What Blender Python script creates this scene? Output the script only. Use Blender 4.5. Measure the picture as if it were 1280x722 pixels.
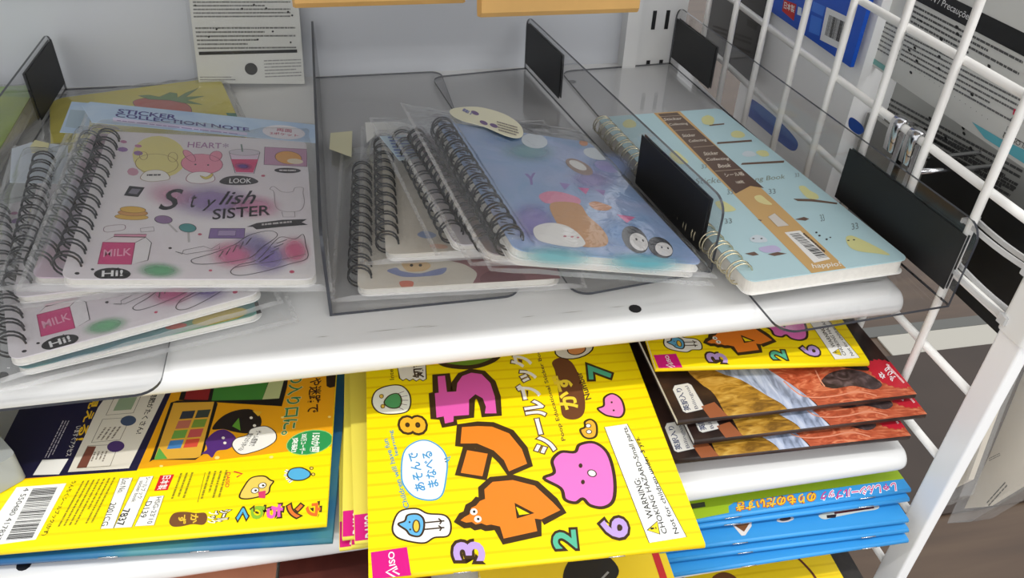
import bpy, bmesh, math, random
from mathutils import Vector, Matrix

for o in list(bpy.data.objects):
    bpy.data.objects.remove(o)
scene = bpy.context.scene
COL = scene.collection

# ------------------------------------------------------------------ camera
R = [[0.9798, -0.19741, 0.03186], [-0.09262, -0.58925, -0.80262], [0.17722, 0.78346, -0.59563]]          # rows: camera right, camera down, camera forward
cam_d = bpy.data.cameras.new('camera')
cam_d.sensor_fit = 'HORIZONTAL'
cam_d.sensor_width = 36.0
cam_d.lens = 1002.9 / 1280 * 36.0
cam_d.clip_start = 0.02
cam_d.clip_end = 60
cam = bpy.data.objects.new('camera', cam_d)
COL.objects.link(cam)
cam.matrix_world = Matrix(((R[0][0], -R[1][0], -R[2][0], 0.0),
                           (R[0][1], -R[1][1], -R[2][1], 0.0),
                           (R[0][2], -R[1][2], -R[2][2], 1.26),
                           (0, 0, 0, 1)))
scene.camera = cam

# ------------------------------------------------------------------ light
world = bpy.data.worlds.new('store_air')
scene.world = world
world.use_nodes = True
bg = world.node_tree.nodes['Background']
bg.inputs[0].default_value = (0.97, 0.985, 1.0, 1)
bg.inputs[1].default_value = 1.2

def tube_lamp(name, loc, aim, sx, sy, energy, col=(1, 0.985, 0.955)):
    d = bpy.data.lights.new(name, 'AREA')
    d.shape = 'RECTANGLE'
    d.size = sx
    d.size_y = sy
    d.energy = energy
    d.color = col
    o = bpy.data.objects.new(name, d)
    COL.objects.link(o)
    o.location = loc
    v = Vector(aim) - Vector(loc)
    o.rotation_euler = v.to_track_quat('-Z', 'Y').to_euler()
    o['label'] = 'long fluorescent ceiling tube over the aisle in front of the shelves'
    o['category'] = 'lamp'
    return o

tube_lamp('ceiling_tube', (0.1, -0.42, 3.0), (0.1, 0.30, 1.0), 5.0, 0.05, 47)
far_tube = tube_lamp('ceiling_tube', (0.1, -3.6, 3.0), (0.1, 0.35, 0.9), 5.0, 0.10, 45)
far_tube['label'] = 'second fluorescent ceiling tube farther back over the aisle'

scene.view_settings.view_transform = 'Standard'
scene.view_settings.look = 'None'
scene.view_settings.gamma = 1.0
scene.view_settings.use_curve_mapping = False
scene.view_settings.exposure = 0.0
scene.cycles.transparent_max_bounces = 40
scene.cycles.max_bounces = 10

# ------------------------------------------------------------------ materials
def lin(c):
    return tuple(((x / 255) / 12.92 if x / 255 <= 0.04045 else ((x / 255 + 0.055) / 1.055) ** 2.4) for x in c)

MATS = {}

def new_mat(name):
    m = bpy.data.materials.new(name)
    m.use_nodes = True
    MATS[name] = m
    return m, m.node_tree.nodes, m.node_tree.links

def solid(name, rgb, rough=0.45, metal=0.0, noise=0.0, nscale=40.0, bump=0.0, spec=0.5, coat=0.0):
    """plain procedural paint, paper, plastic or metal with a little noise in tone"""
    if name in MATS:
        return MATS[name]
    m, N, L = new_mat(name)
    b = N['Principled BSDF']
    b.inputs['Base Color'].default_value = lin(rgb) + (1,)
    b.inputs['Roughness'].default_value = rough
    b.inputs['Metallic'].default_value = metal
    b.inputs['Specular IOR Level'].default_value = spec
    if coat:
        b.inputs['Coat Weight'].default_value = coat
        b.inputs['Coat Roughness'].default_value = 0.08
    if noise or bump:
        tc = N.new('ShaderNodeTexCoord')
        nz = N.new('ShaderNodeTexNoise')
        nz.inputs['Scale'].default_value = nscale
        nz.inputs['Detail'].default_value = 4
        L.new(tc.outputs['Object'], nz.inputs['Vector'])
        if noise:
            r = N.new('ShaderNodeValToRGB')
            a = lin(rgb)
            r.color_ramp.elements[0].position = 0.3
            r.color_ramp.elements[1].position = 0.7
            r.color_ramp.elements[0].color = tuple(x * (1 - noise) for x in a) + (1,)
            r.color_ramp.elements[1].color = tuple(min(1, x * (1 + noise * .6)) for x in a) + (1,)
            L.new(nz.outputs['Fac'], r.inputs['Fac'])
            L.new(r.outputs['Color'], b.inputs['Base Color'])
        if bump:
            bp = N.new('ShaderNodeBump')
            bp.inputs['Strength'].default_value = bump
            bp.inputs['Distance'].default_value = 0.001
            L.new(nz.outputs['Fac'], bp.inputs['Height'])
            L.new(bp.outputs['Normal'], b.inputs['Normal'])
    return m

def ink(rgb):
    return solid('ink_%02x%02x%02x' % tuple(rgb), rgb, 0.4)

def mottled(name, c1, c2, c3, scale, rough=0.4, distort=0.6, stretch=(1, 1, 1)):
    if name in MATS:
        return MATS[name]
    m, N, L = new_mat(name)
    b = N['Principled BSDF']
    b.inputs['Roughness'].default_value = rough
    tc = N.new('ShaderNodeTexCoord')
    mp = N.new('ShaderNodeMapping')
    mp.inputs['Scale'].default_value = stretch
    nz = N.new('ShaderNodeTexNoise')
    nz.inputs['Scale'].default_value = scale
    nz.inputs['Detail'].default_value = 6
    nz.inputs['Distortion'].default_value = distort
    r = N.new('ShaderNodeValToRGB')
    e = r.color_ramp.elements
    e[0].position, e[1].position = 0.32, 0.68
    e[0].color, e[1].color = lin(c1) + (1,), lin(c3) + (1,)
    k = e.new(0.5)
    k.color = lin(c2) + (1,)
    L.new(tc.outputs['Object'], mp.inputs['Vector'])
    L.new(mp.outputs['Vector'], nz.inputs['Vector'])
    L.new(nz.outputs['Fac'], r.inputs['Fac'])
    L.new(r.outputs['Color'], b.inputs['Base Color'])
    return m

def waved(name, c1, c2, scale):
    """book cover paper printed with faint wavy lines"""
    if name in MATS:
        return MATS[name]
    m, N, L = new_mat(name)
    b = N['Principled BSDF']
    b.inputs['Roughness'].default_value = 0.42
    tc = N.new('ShaderNodeTexCoord')
    w = N.new('ShaderNodeTexWave')
    w.bands_direction = 'Y'
    w.inputs['Scale'].default_value = scale
    w.inputs['Distortion'].default_value = 1.2
    w.inputs['Detail'].default_value = 1
    w.inputs['Detail Scale'].default_value = 0.4
    r = N.new('ShaderNodeValToRGB')
    r.color_ramp.elements[0].position = 0.02
    r.color_ramp.elements[1].position = 0.16
    r.color_ramp.elements[0].color = lin(c2) + (1,)
    r.color_ramp.elements[1].color = lin(c1) + (1,)
    L.new(tc.outputs['Object'], w.inputs['Vector'])
    L.new(w.outputs['Fac'], r.inputs['Fac'])
    L.new(r.outputs['Color'], b.inputs['Base Color'])
    return m

def film(name, tint=(0.97, 0.975, 0.98), ior=1.35, rough=0.06, haze=0.03, bump=0.0, bscale=90):
    """clear plastic: see-through with a fresnel gloss and a trace of haze"""
    if name in MATS:
        return MATS[name]
    m, N, L = new_mat(name)
    N.remove(N['Principled BSDF'])
    out = N['Material Output']
    tr = N.new('ShaderNodeBsdfTransparent')
    tr.inputs['Color'].default_value = tint + (1,)
    gl = N.new('ShaderNodeBsdfGlossy')
    gl.inputs['Roughness'].default_value = rough
    df = N.new('ShaderNodeBsdfDiffuse')
    df.inputs['Color'].default_value = (0.8, 0.8, 0.8, 1)
    lw = N.new('ShaderNodeLayerWeight')
    lw.inputs['Blend'].default_value = 0.5
    pw = N.new('ShaderNodeMath')
    pw.operation = 'POWER'
    pw.inputs[1].default_value = 4.0
    L.new(lw.outputs['Facing'], pw.inputs[0])
    fr = N.new('ShaderNodeMath')
    fr.operation = 'MULTIPLY_ADD'
    f0 = ((ior - 1) / (ior + 1)) ** 2
    fr.inputs[1].default_value = 0.85
    fr.inputs[2].default_value = f0
    L.new(pw.outputs[0], fr.inputs[0])
    m1 = N.new('ShaderNodeMixShader')
    m2 = N.new('ShaderNodeMixShader')
    m1.inputs['Fac'].default_value = haze
    L.new(tr.outputs[0], m1.inputs[1])
    L.new(df.outputs[0], m1.inputs[2])
    L.new(fr.outputs[0], m2.inputs['Fac'])
    L.new(m1.outputs[0], m2.inputs[1])
    L.new(gl.outputs[0], m2.inputs[2])
    L.new(m2.outputs[0], out.inputs['Surface'])
    if bump:
        tc = N.new('ShaderNodeTexCoord')
        nz = N.new('ShaderNodeTexNoise')
        nz.inputs['Scale'].default_value = bscale
        nz.inputs['Detail'].default_value = 3
        nz.inputs['Distortion'].default_value = 1.5
        bp = N.new('ShaderNodeBump')
        bp.inputs['Strength'].default_value = bump
        bp.inputs['Distance'].default_value = 0.002
        L.new(tc.outputs['Object'], nz.inputs['Vector'])
        L.new(nz.outputs['Fac'], bp.inputs['Height'])
        L.new(bp.outputs['Normal'], gl.inputs['Normal'])
        L.new(bp.outputs['Normal'], lw.inputs['Normal'])
    return m

def wash(rgb, strength=0.85):
    """soft watercolour spot printed on a cover, fading out towards its rim"""
    name = 'wash_%02x%02x%02x_%d' % (tuple(rgb) + (int(strength * 100),))
    if name in MATS:
        return MATS[name]
    m, N, L = new_mat(name)
    b = N['Principled BSDF']
    b.inputs['Base Color'].default_value = lin(rgb) + (1,)
    b.inputs['Roughness'].default_value = 0.45
    uv = N.new('ShaderNodeUVMap')
    ln = N.new('ShaderNodeVectorMath')
    ln.operation = 'LENGTH'
    mr = N.new('ShaderNodeMapRange')
    mr.interpolation_type = 'SMOOTHSTEP'
    mr.inputs['From Min'].default_value = 1.0
    mr.inputs['From Max'].default_value = 0.15
    mr.inputs['To Min'].default_value = 0.0
    mr.inputs['To Max'].default_value = strength
    L.new(uv.outputs['UV'], ln.inputs[0])
    L.new(ln.outputs['Value'], mr.inputs['Value'])
    L.new(mr.outputs['Result'], b.inputs['Alpha'])
    return m

WHITE_METAL = solid('white_painted_steel', (220, 220, 219), 0.26, noise=0.03, nscale=14)
GREY_PANEL = solid('grey_painted_panel', (204, 207, 213), 0.34, noise=0.03, nscale=6)
DARK = solid('dark_ink', (38, 32, 30), 0.45)
BLACK = solid('matte_black_plastic', (20, 20, 22), 0.5)
WIRE_BLACK = solid('black_coated_wire', (26, 26, 28), 0.3)
WIRE_GOLD = solid('pale_gold_wire', (214, 205, 176), 0.25, metal=0.9)
CHROME = solid('chrome', (205, 205, 208), 0.12, metal=1.0)
PAPER = solid('white_paper', (240, 238, 234), 0.6)
PAGES = solid('page_edges', (226, 222, 214), 0.7, noise=0.05, nscale=400)
KRAFT = solid('kraft_paper', (214, 168, 98), 0.6, noise=0.08, nscale=60)
ACRYL_LIGHT = film('very_clear_acrylic', (0.968, 0.968, 0.97), 1.4, 0.04, 0.01)
ACRYL = film('clear_acrylic', (0.905, 0.905, 0.908), 1.45, 0.04, 0.02)
ACRYL_EDGE = solid('acrylic_cut_edge', (62, 64, 70), 0.2)
SLEEVE = film('thin_cellophane', (0.955, 0.957, 0.96), 1.5, 0.05, 0.035, bump=0.25, bscale=60)
SEAM = film('cellophane_seam', (0.93, 0.93, 0.93), 1.6, 0.12, 0.30, bump=0.4, bscale=160)
CLEARBAG = film('clear_bag', (0.93, 0.93, 0.925), 1.4, 0.1, 0.16, bump=0.35, bscale=45)
TIE = film('translucent_nylon', (0.7, 0.7, 0.7), 1.5, 0.2, 0.6)

# ------------------------------------------------------------------ builders
def tag(o, label=None, cat=None, group=None, kind=None):
    if label: o['label'] = label
    if cat: o['category'] = cat
    if group: o['group'] = group
    if kind: o['kind'] = kind
    return o

def empty(name, mat=None, loc=(0, 0, 0)):
    o = bpy.data.objects.new(name, None)
    o.empty_display_size = 0.01
    COL.objects.link(o)
    if mat is not None:
        o.matrix_world = mat
    else:
        o.location = loc
    return o

def link(name, me, parent=None):
    o = bpy.data.objects.new(name, me)
    COL.objects.link(o)
    if parent: o.parent = parent
    return o

def mesh(name, verts, faces, mats, parent=None, fm=None, smooth=False):
    me = bpy.data.meshes.new(name)
    me.from_pydata([tuple(v) for v in verts], [], faces)
    if not isinstance(mats, (list, tuple)): mats = [mats]
    for m in mats: me.materials.append(m)
    if fm:
        me.polygons.foreach_set('material_index', fm)
    if smooth:
        me.polygons.foreach_set('use_smooth', [True] * len(me.polygons))
    me.update()
    return link(name, me, parent)

class MB:
    """collects shapes for one mesh"""
    def __init__(s): s.v, s.f, s.m = [], [], []
    def add(s, v, f, mi=0):
        b = len(s.v)
        s.v += [tuple(p) for p in v]
        s.f += [tuple(i + b for i in q) for q in f]
        s.m += [mi] * len(f)
    def box(s, x0, y0, z0, x1, y1, z1, mi=0):
        v = [(x0, y0, z0), (x1, y0, z0), (x1, y1, z0), (x0, y1, z0), (x0, y0, z1), (x1, y0, z1), (x1, y1, z1), (x0, y1, z1)]
        s.add(v, [(3, 2, 1, 0), (4, 5, 6, 7), (0, 1, 5, 4), (1, 2, 6, 5), (2, 3, 7, 6), (3, 0, 4, 7)], mi)
    def prism(s, pts, z0, z1, mi=0, rim=None):
        n = len(pts)
        v = [(x, y, z0) for x, y in pts] + [(x, y, z1) for x, y in pts]
        s.add(v, [tuple(reversed(range(n))), tuple(range(n, 2 * n))], mi)
        b = len(s.v) - 2 * n
        for i in range(n):
            j = (i + 1) % n
            s.f.append((b + i, b + j, b + n + j, b + n + i))
            s.m.append(mi if rim is None else rim)
    def tube(s, path, r, seg=8, closed=False, mi=0, caps=True):
        P = [Vector(p) for p in path]
        n = len(P)
        rings = []
        up = None
        for i in range(n):
            a = P[i - 1] if (i > 0 or closed) else P[i]
            c = P[(i + 1) % n] if (i < n - 1 or closed) else P[i]
            t = (c - a).normalized()
            if up is None:
                up = t.orthogonal().normalized()
            up = (up - t * up.dot(t))
            if up.length < 1e-6: up = t.orthogonal()
            up.normalize()
            w = t.cross(up)
            rings.append([P[i] + (up * math.cos(2 * math.pi * k / seg) + w * math.sin(2 * math.pi * k / seg)) * r for k in range(seg)])
        v = [q for rg in rings for q in rg]
        f = []
        for i in range(n if closed else n - 1):
            j = (i + 1) % n
            for k in range(seg):
                l = (k + 1) % seg
                f.append((i * seg + k, i * seg + l, j * seg + l, j * seg + k))
        if not closed and caps:
            f.append(tuple(reversed(range(seg))))
            f.append(tuple((n - 1) * seg + k for k in range(seg)))
        s.add(v, f, mi)
    def build(s, name, mats, parent=None, smooth=False):
        return mesh(name, s.v, s.f, mats, parent, s.m, smooth)

def rrect(x0, y0, x1, y1, r, n=5, corners=(1, 1, 1, 1)):
    """rounded rectangle, anticlockwise from front left; corners FL FR BR BL"""
    out = []
    for (cx, cy, a), on in zip(((x0 + r, y0 + r, 180), (x1 - r, y0 + r, 270), (x1 - r, y1 - r, 0), (x0 + r, y1 - r, 90)), corners):
        if on:
            for k in range(n + 1):
                t = math.radians(a + 90 * k / n)
                out.append((cx + r * math.cos(t), cy + r * math.sin(t)))
        else:
            out.append((x0 if cx < (x0 + x1) / 2 else x1, y0 if cy < (y0 + y1) / 2 else y1))
    return out

def frame(p, t=0.0):
    """world matrix of a flat thing: front-left top corner, yaw, pitch (back up), roll (right up); origin at its underside"""
    x, y, z = p[:3]
    ya, pi, ro = (math.radians(a) for a in p[3:6])
    u = Vector((math.cos(ya) * math.cos(ro), math.sin(ya) * math.cos(ro), math.sin(ro)))
    v = Vector((-math.sin(ya) * math.cos(pi), math.cos(ya) * math.cos(pi), math.sin(pi)))
    v = (v - u * u.dot(v)).normalized()
    n = u.cross(v)
    o = Vector((x, y, z)) - n * t
    return Matrix(((u.x, v.x, n.x, o.x), (u.y, v.y, n.y, o.y), (u.z, v.z, n.z, o.z), (0, 0, 0, 1)))

def catmull(pts, n=6, closed=True):
    P = [Vector(p) for p in pts]
    m = len(P)
    out = []
    for i in range(m if closed else m - 1):
        g = lambda k: P[k % m] if closed else P[max(0, min(m - 1, k))]
        p0, p1, p2, p3 = g(i - 1), g(i), g(i + 1), g(i + 2)
        for k in range(n):
            t = k / n
            out.append(0.5 * ((2 * p1) + (p2 - p0) * t + (2 * p0 - 5 * p1 + 4 * p2 - p3) * t * t + (3 * p1 - p0 - 3 * p2 + p3) * t ** 3))
    if not closed: out.append(P[-1])
    return [tuple(p) for p in out]

GLYPH = {}

def glyphs(s, bold, shear):
    k = (s, bold, shear)
    if k in GLYPH: return GLYPH[k]
    cu = bpy.data.curves.new('lettering', 'FONT')
    cu.body = s
    cu.resolution_u = 3
    cu.offset = bold
    cu.shear = shear
    cu.fill_mode = 'FRONT'
    o = bpy.data.objects.new('lettering', cu)
    COL.objects.link(o)
    bpy.context.view_layer.update()
    dg = bpy.context.evaluated_depsgraph_get()
    me = bpy.data.meshes.new_from_object(o.evaluated_get(dg))
    v = [tuple(p.co) for p in me.vertices]
    f = [tuple(p.vertices) for p in me.polygons]
    bpy.data.objects.remove(o)
    bpy.data.curves.remove(cu)
    bpy.data.meshes.remove(me)
    GLYPH[k] = (v, f)
    return v, f

SIZES = {}

def clip_rect(P, w, l):
    for ax, lim, sgn in ((0, 0.0, 1), (0, w, -1), (1, 0.0, 1), (1, l, -1)):
        out = []
        n = len(P)
        for i in range(n):
            a, b = P[i], P[(i + 1) % n]
            da, db = sgn * (a[ax] - lim), sgn * (b[ax] - lim)
            if da >= 0: out.append(a)
            if (da >= 0) != (db >= 0):
                t = da / (da - db)
                out.append((a[0] + (b[0] - a[0]) * t, a[1] + (b[1] - a[1]) * t))
        P = out
        if len(P) < 3: return []
    return P

class Art:
    """flat print on a surface; coordinates in millimetres of that surface; k turns them into its local axes"""
    def __init__(s, parent, z, axes=None, step=0.00006, clip=True):
        s.clip = SIZES.get(parent.name) if clip else None
        s.parent, s.z, s.step = parent, z, step
        s.axes = axes or (lambda x, y, h: (x, y, h))
        s.reset()
    def reset(s):
        s.v, s.f, s.m, s.mats, s.uv = [], [], [], [], {}
    def mi(s, m):
        if not hasattr(m, 'name'): m = ink(m)
        if m not in s.mats: s.mats.append(m)
        return s.mats.index(m)
    def put(s, pts, faces, m, lay, uvs=None):
        b = len(s.v)
        h = s.z + s.step * (lay + 1)
        s.v += [s.axes(p[0] / 1000, p[1] / 1000, h) for p in pts]
        i = s.mi(m)
        if s.clip and not uvs:
            w, l = s.clip[0] * 1000, s.clip[1] * 1000
            if any(p[0] < 0 or p[0] > w or p[1] < 0 or p[1] > l for p in pts):
                s.v = s.v[:b]
                for q in faces:
                    P = clip_rect([(pts[k][0], pts[k][1]) for k in q], w, l)
                    if not P: continue
                    n0 = len(s.v)
                    s.v += [s.axes(p[0] / 1000, p[1] / 1000, h) for p in P]
                    s.f.append(tuple(range(n0, n0 + len(P))))
                    s.m.append(i)
                return
        for q in faces:
            if uvs: s.uv[len(s.f)] = [uvs[k] for k in q]
            s.f.append(tuple(k + b for k in q))
            s.m.append(i)
    def poly(s, m, pts, lay=0):
        s.put(pts, [tuple(range(len(pts)))], m, lay)
    def line(s, m, pts, w, lay=1, closed=False):
        n = len(pts)
        P = [Vector(p) for p in pts]
        v = []
        for i in range(n):
            a = P[i - 1] if (i or closed) else P[i]
            c = P[(i + 1) % n] if (i < n - 1 or closed) else P[i]
            t = (c - a)
            if t.length < 1e-9: t = Vector((1, 0))
            t.normalize()
            nn = Vector((-t.y, t.x)) * w / 2
            v += [P[i] + nn, P[i] - nn]
        f = []
        for i in range(n if closed else n - 1):
            j = (i + 1) % n
            f.append((2 * i, 2 * i + 1, 2 * j + 1, 2 * j))
        s.put(v, f, m, lay)
    def shape(s, m, pts, lay=0, edge=None, w=0.6, n=5, smooth=True):
        q = catmull(pts, n) if smooth else pts
        s.poly(m, q, lay)
        if edge is not None: s.line(edge, q, w, lay + 0.5, True)
    def ring(s, p, n=20):
        c, a, b = (Vector(k) for k in p)
        return [tuple(c + (a - c) * math.cos(2 * math.pi * k / n) + (b - c) * math.sin(2 * math.pi * k / n)) for k in range(n)]
    def ell(s, m, p, lay=0, edge=None, w=0.5, n=20):
        s.shape(m, s.ring(p, n), lay, edge, w, smooth=False)
    def blob(s, rgb, p, strength=0.85, lay=0):
        n = 24
        lay += 0.12 * sum(1 for q in s.mats)
        r = s.ring(p, n)
        uv = [(0, 0)] + [(math.cos(2 * math.pi * k / n), math.sin(2 * math.pi * k / n)) for k in range(n)]
        s.put([p[0]] + r, [(0, 1 + k, 1 + (k + 1) % n) for k in range(n)], wash(rgb, strength), lay, uv)
    def text(s, t, p, m, lay=2, bold=0.0, shear=0.0, edge=None, ew=0.03):
        """t fitted into the parallelogram baseline start, baseline end, top of start"""
        v, f = glyphs(t, bold, shear)
        if not v: return
        x0, x1 = min(a[0] for a in v), max(a[0] for a in v)
        y0, y1 = min(a[1] for a in v), max(a[1] for a in v)
        o, a, b = (Vector(k) for k in p)
        def fit(q): return [tuple(o + (a - o) * ((k[0] - x0) / (x1 - x0)) + (b - o) * ((k[1] - y0) / (y1 - y0))) for k in q]
        if edge is not None:
            v2, f2 = glyphs(t, bold + ew, shear)
            s.put(fit(v2), f2, edge, lay - 0.6)
        s.put(fit(v), f, m, lay)
    def bars(s, m, p, n, seed=0, lay=2, lo=0.3, hi=0.9):
        """barcode or rows of fine print: bars across the parallelogram o, a (along the row of bars), b (along a bar)"""
        rnd = random.Random(seed)
        o, a, b = (Vector(k) for k in p)
        for i in range(n):
            t0 = i / n
            t1 = t0 + rnd.uniform(lo, hi) / n
            q = [o + (a - o) * t0, o + (a - o) * t1]
            s.poly(m, [q[0], q[1], q[1] + b - o, q[0] + b - o], lay)
    def words(s, m, p, rows, seed=0, lay=2, fill=0.5, gap=0.25, cols=14):
        """lines of print too small to read: o, a (row direction), b (stack of rows)"""
        rnd = random.Random(seed)
        o, a, b = (Vector(k) for k in p)
        for r in range(rows):
            y0 = (r + 0.5 - fill / 2) / rows
            y1 = (r + 0.5 + fill / 2) / rows
            x = 0.0
            end = 1.0 if rnd.random() < .7 else rnd.uniform(.5, .95)
            while x < end:
                w = min(rnd.uniform(0.4, 1.6) / cols, end - x)
                f = lambda s_, t_: tuple(o + (a - o) * s_ + (b - o) * t_)
                s.poly(m, [f(x, y0), f(x + w, y0), f(x + w, y1), f(x, y1)], lay)
                x += w + gap * rnd.uniform(.3, 1) / cols
    def done(s, name, label=None, split=False, kind=None):
        if not s.f: return None
        if split:
            return s.split(name)
        o = mesh(name, s.v, s.f, s.mats, s.parent, s.m)
        # faces look away from the surface
        if s.uv:
            l = o.data.uv_layers.new(name='UVMap')
            for i, q in s.uv.items():
                for k, li in enumerate(o.data.polygons[i].loop_indices): l.data[li].uv = q[k]
        if label: o['label'] = label
        if kind: o['kind'] = kind
        s.reset()
        return o
    def split(s, name):
        """one object per separate motif: faces whose outlines overlap belong together"""
        V, Fc, M, mats, uv = s.v, s.f, s.m, s.mats, s.uv
        k = len(Fc)
        bb = []
        for q in Fc:
            P = [V[i] for i in q]
            bb.append([(min(p[a] for p in P), max(p[a] for p in P)) for a in range(3)])
        par = list(range(k))
        def find(i):
            while par[i] != i:
                par[i] = par[par[i]]
                i = par[i]
            return i
        pad = 0.0002
        for i in range(k):
            for j in range(i + 1, k):
                if all(bb[i][a][0] <= bb[j][a][1] + pad and bb[j][a][0] <= bb[i][a][1] + pad for a in range(3)): par[find(i)] = find(j)
        groups = {}
        for i in range(k): groups.setdefault(find(i), []).append(i)
        for ids in groups.values():
            s.v, s.mats = V, mats
            used = sorted({i for q in ids for i in Fc[q]})
            mp = {i: n for n, i in enumerate(used)}
            s.v = [V[i] for i in used]
            s.f = [tuple(mp[i] for i in Fc[q]) for q in ids]
            s.m = [M[q] for q in ids]
            s.uv = {n: uv[q] for n, q in enumerate(ids) if q in uv}
            s.done(name)
        s.reset()

# ------------------------------------------------------------------ the setting
UP, LOW, THIRD, FOURTH = 1.0, 0.915, 0.8625, 0.79      # shelf heights
BACK = 0.657

mesh('floor', [(-4, -3, 0), (6, -3, 0), (6, 7, 0), (-4, 7, 0)], [(0, 1, 2, 3)],
     mottled('brown_wood_floor', (66, 50, 37), (76, 58, 43), (86, 68, 51), 6, 0.45, 0.3, (0.3, 3, 1)))['kind'] = 'structure'
bpy.data.objects['floor']['label'] = 'brown wood floor of the shop beside the shelves'
b = MB()
b.box(-1.2, BACK, 0.0, 0.236, BACK + 0.02, 1.62)
tag(b.build('wall_back', GREY_PANEL), 'grey metal back panel of the shelf unit', None, None, 'structure')

# floor strips of the next bay, seen through the wire grid
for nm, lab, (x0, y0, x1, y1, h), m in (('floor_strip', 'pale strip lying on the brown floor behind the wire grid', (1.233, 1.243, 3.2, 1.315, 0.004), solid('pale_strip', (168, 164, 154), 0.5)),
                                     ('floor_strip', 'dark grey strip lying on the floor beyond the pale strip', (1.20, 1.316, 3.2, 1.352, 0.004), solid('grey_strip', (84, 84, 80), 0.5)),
                                     ('floor_shade', 'dark brown slab standing in for floor shade in front of the pale strip', (0.55, 0.80, 3.2, 1.242, 0.006), solid('dark_brown_shade', (52, 40, 32), 0.6, noise=.15, nscale=8))):  # dark slab laid where the floor lies in shade; the shade is its colour
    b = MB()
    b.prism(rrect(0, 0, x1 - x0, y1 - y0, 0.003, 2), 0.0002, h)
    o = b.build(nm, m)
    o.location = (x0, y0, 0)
    tag(o, lab, 'floor strip' if nm == 'floor_strip' else 'mat')  # 'mat' here is the dark slab standing in for floor shade

def shelf(name, top, front, x0, x1, label, back=BACK, holes=(), thick=0.022, r=0.008):
    """pressed steel shelf board with a rolled front lip; the lip is rounded off at its ends"""
    root = empty(name, None, ((x0 + x1) / 2, (front + back) / 2, top - thick))
    tag(root, label, 'shelf', 'white steel shelf boards')
    prof = [(back, 0.0), (front + 0.05, 0.0), (front + r + 0.001, 0.0)]
    for k in range(1, 10):
        a = math.radians(90 + 14 * k)
        prof.append((front + r + r * math.cos(a), -r + r * math.sin(a)))
    prof += [(front + 0.75 * r + 0.006, -2 * r - 0.005), (front + 0.013 + r, -2 * r - 0.006), (front + 0.016 + r, -0.009), (back, -0.009)]
    xs = [(x0, 1.0), (x1 - 0.006, 1.0), (x1 - 0.0025, 0.985), (x1 - 0.0006, 0.93), (x1, 0.86)]
    n = len(prof)
    v, f = [], []
    cy, cz = front + 0.012, -0.010
    for x, s in xs:
        for y, z in prof:
            if y < front + 0.045 and s < 1: y, z = cy + (y - cy) * s, cz + (z - cz) * s
            v.append((x - root.location.x, y - root.location.y, z + thick))
    for i in range(len(xs) - 1):
        for k in range(n):
            l = (k + 1) % n
            f.append((i * n + k, (i + 1) * n + k, (i + 1) * n + l, i * n + l))
    f.append(tuple(range(n)))
    f.append(tuple(reversed([(len(xs) - 1) * n + k for k in range(n)])))
    o = mesh('board', v, f, WHITE_METAL, root)
    me = o.data
    me.polygons.foreach_set('use_smooth', [len(p.vertices) == 4 for p in me.polygons])
    bm = bmesh.new()
    bm.from_mesh(me)
    bmesh.ops.recalc_face_normals(bm, faces=bm.faces)
    for e in bm.edges:
        if len(e.link_faces) == 2 and e.calc_face_angle(0) > 0.7: e.smooth = False
    bm.to_mesh(me)
    bm.free()
    for hx, hy in holes:
        hb = MB()
        hb.prism([(0.0034 * math.cos(k * .5236), 0.0034 * math.sin(k * .5236)) for k in range(12)], -0.003, 0.0002)
        h = hb.build('bolt_hole', BLACK, root)
        h.location = (hx - root.location.x, hy - root.location.y, thick)
    return root

shelf('shelf_board', UP, 0.301, -0.75, 0.2925, 'white steel shelf carrying the spiral notebooks and clear dividers', holes=((0.1385, 0.3145), (-0.1690, 0.3120), (0.185, 0.62)))
shelf('shelf_board', LOW, 0.2594, -0.75, 0.2985, 'white steel shelf under the notebooks, carrying the yellow and dark books', holes=((-0.1745, 0.2715),))
shelf('shelf_board', THIRD, 0.2445, -0.75, 0.2865, 'white steel shelf under the stack of blue books', r=0.006)
shelf('shelf_board', FOURTH, 0.2300, -0.75, 0.2865, 'lowest white steel shelf, holding the shaded yellow books')
shelf('shelf_board', 1.29, 0.205, -0.75, 0.2925, 'white steel shelf above the notebooks, over the kraft paper packs')

board0 = bpy.data.objects['shelf_board']
rs = random.Random(2)
for k in range(14):
    x = rs.uniform(-0.17, 0.27)
    w_ = rs.uniform(0.004, 0.022)
    y = 0.3175 + rs.uniform(-0.0006, 0.0006)
    b = MB()
    b.add([(x, y, 0.00012), (x + w_ * .5, y - 0.0003, 0.00012), (x + w_, y, 0.00012), (x + w_ * .5, y + 0.0002, 0.00012)], [(0, 1, 2, 3)])
    o = b.build('scuff_mark', solid('scuffed_paint', (168, 166, 160), 0.5), board0)
    o.location = (-board0.location.x, -board0.location.y, 0.022)

# slotted upright at the back right corner
up = empty('slotted_upright', None, (0.264, 0.645, 0))
tag(up, 'white steel upright with black slots at the back right corner', 'upright')
b = MB()
b.box(-0.028, -0.002, 0, -0.016, 0.03, 1.6)
b.box(-0.016, 0.006, 0, 0.028, 0.03, 1.6)
b.build('channel', WHITE_METAL, up)
for k in range(6):
    for dx in (-0.0015, 0.0105):
        b = MB()
        b.box(dx - 0.0016, 0.0052, -0.008, dx + 0.0016, 0.0075, 0.008)
        s_ = b.build('slot', BLACK, up)
        s_.location.z = 0.865 + 0.0435 * k

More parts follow.
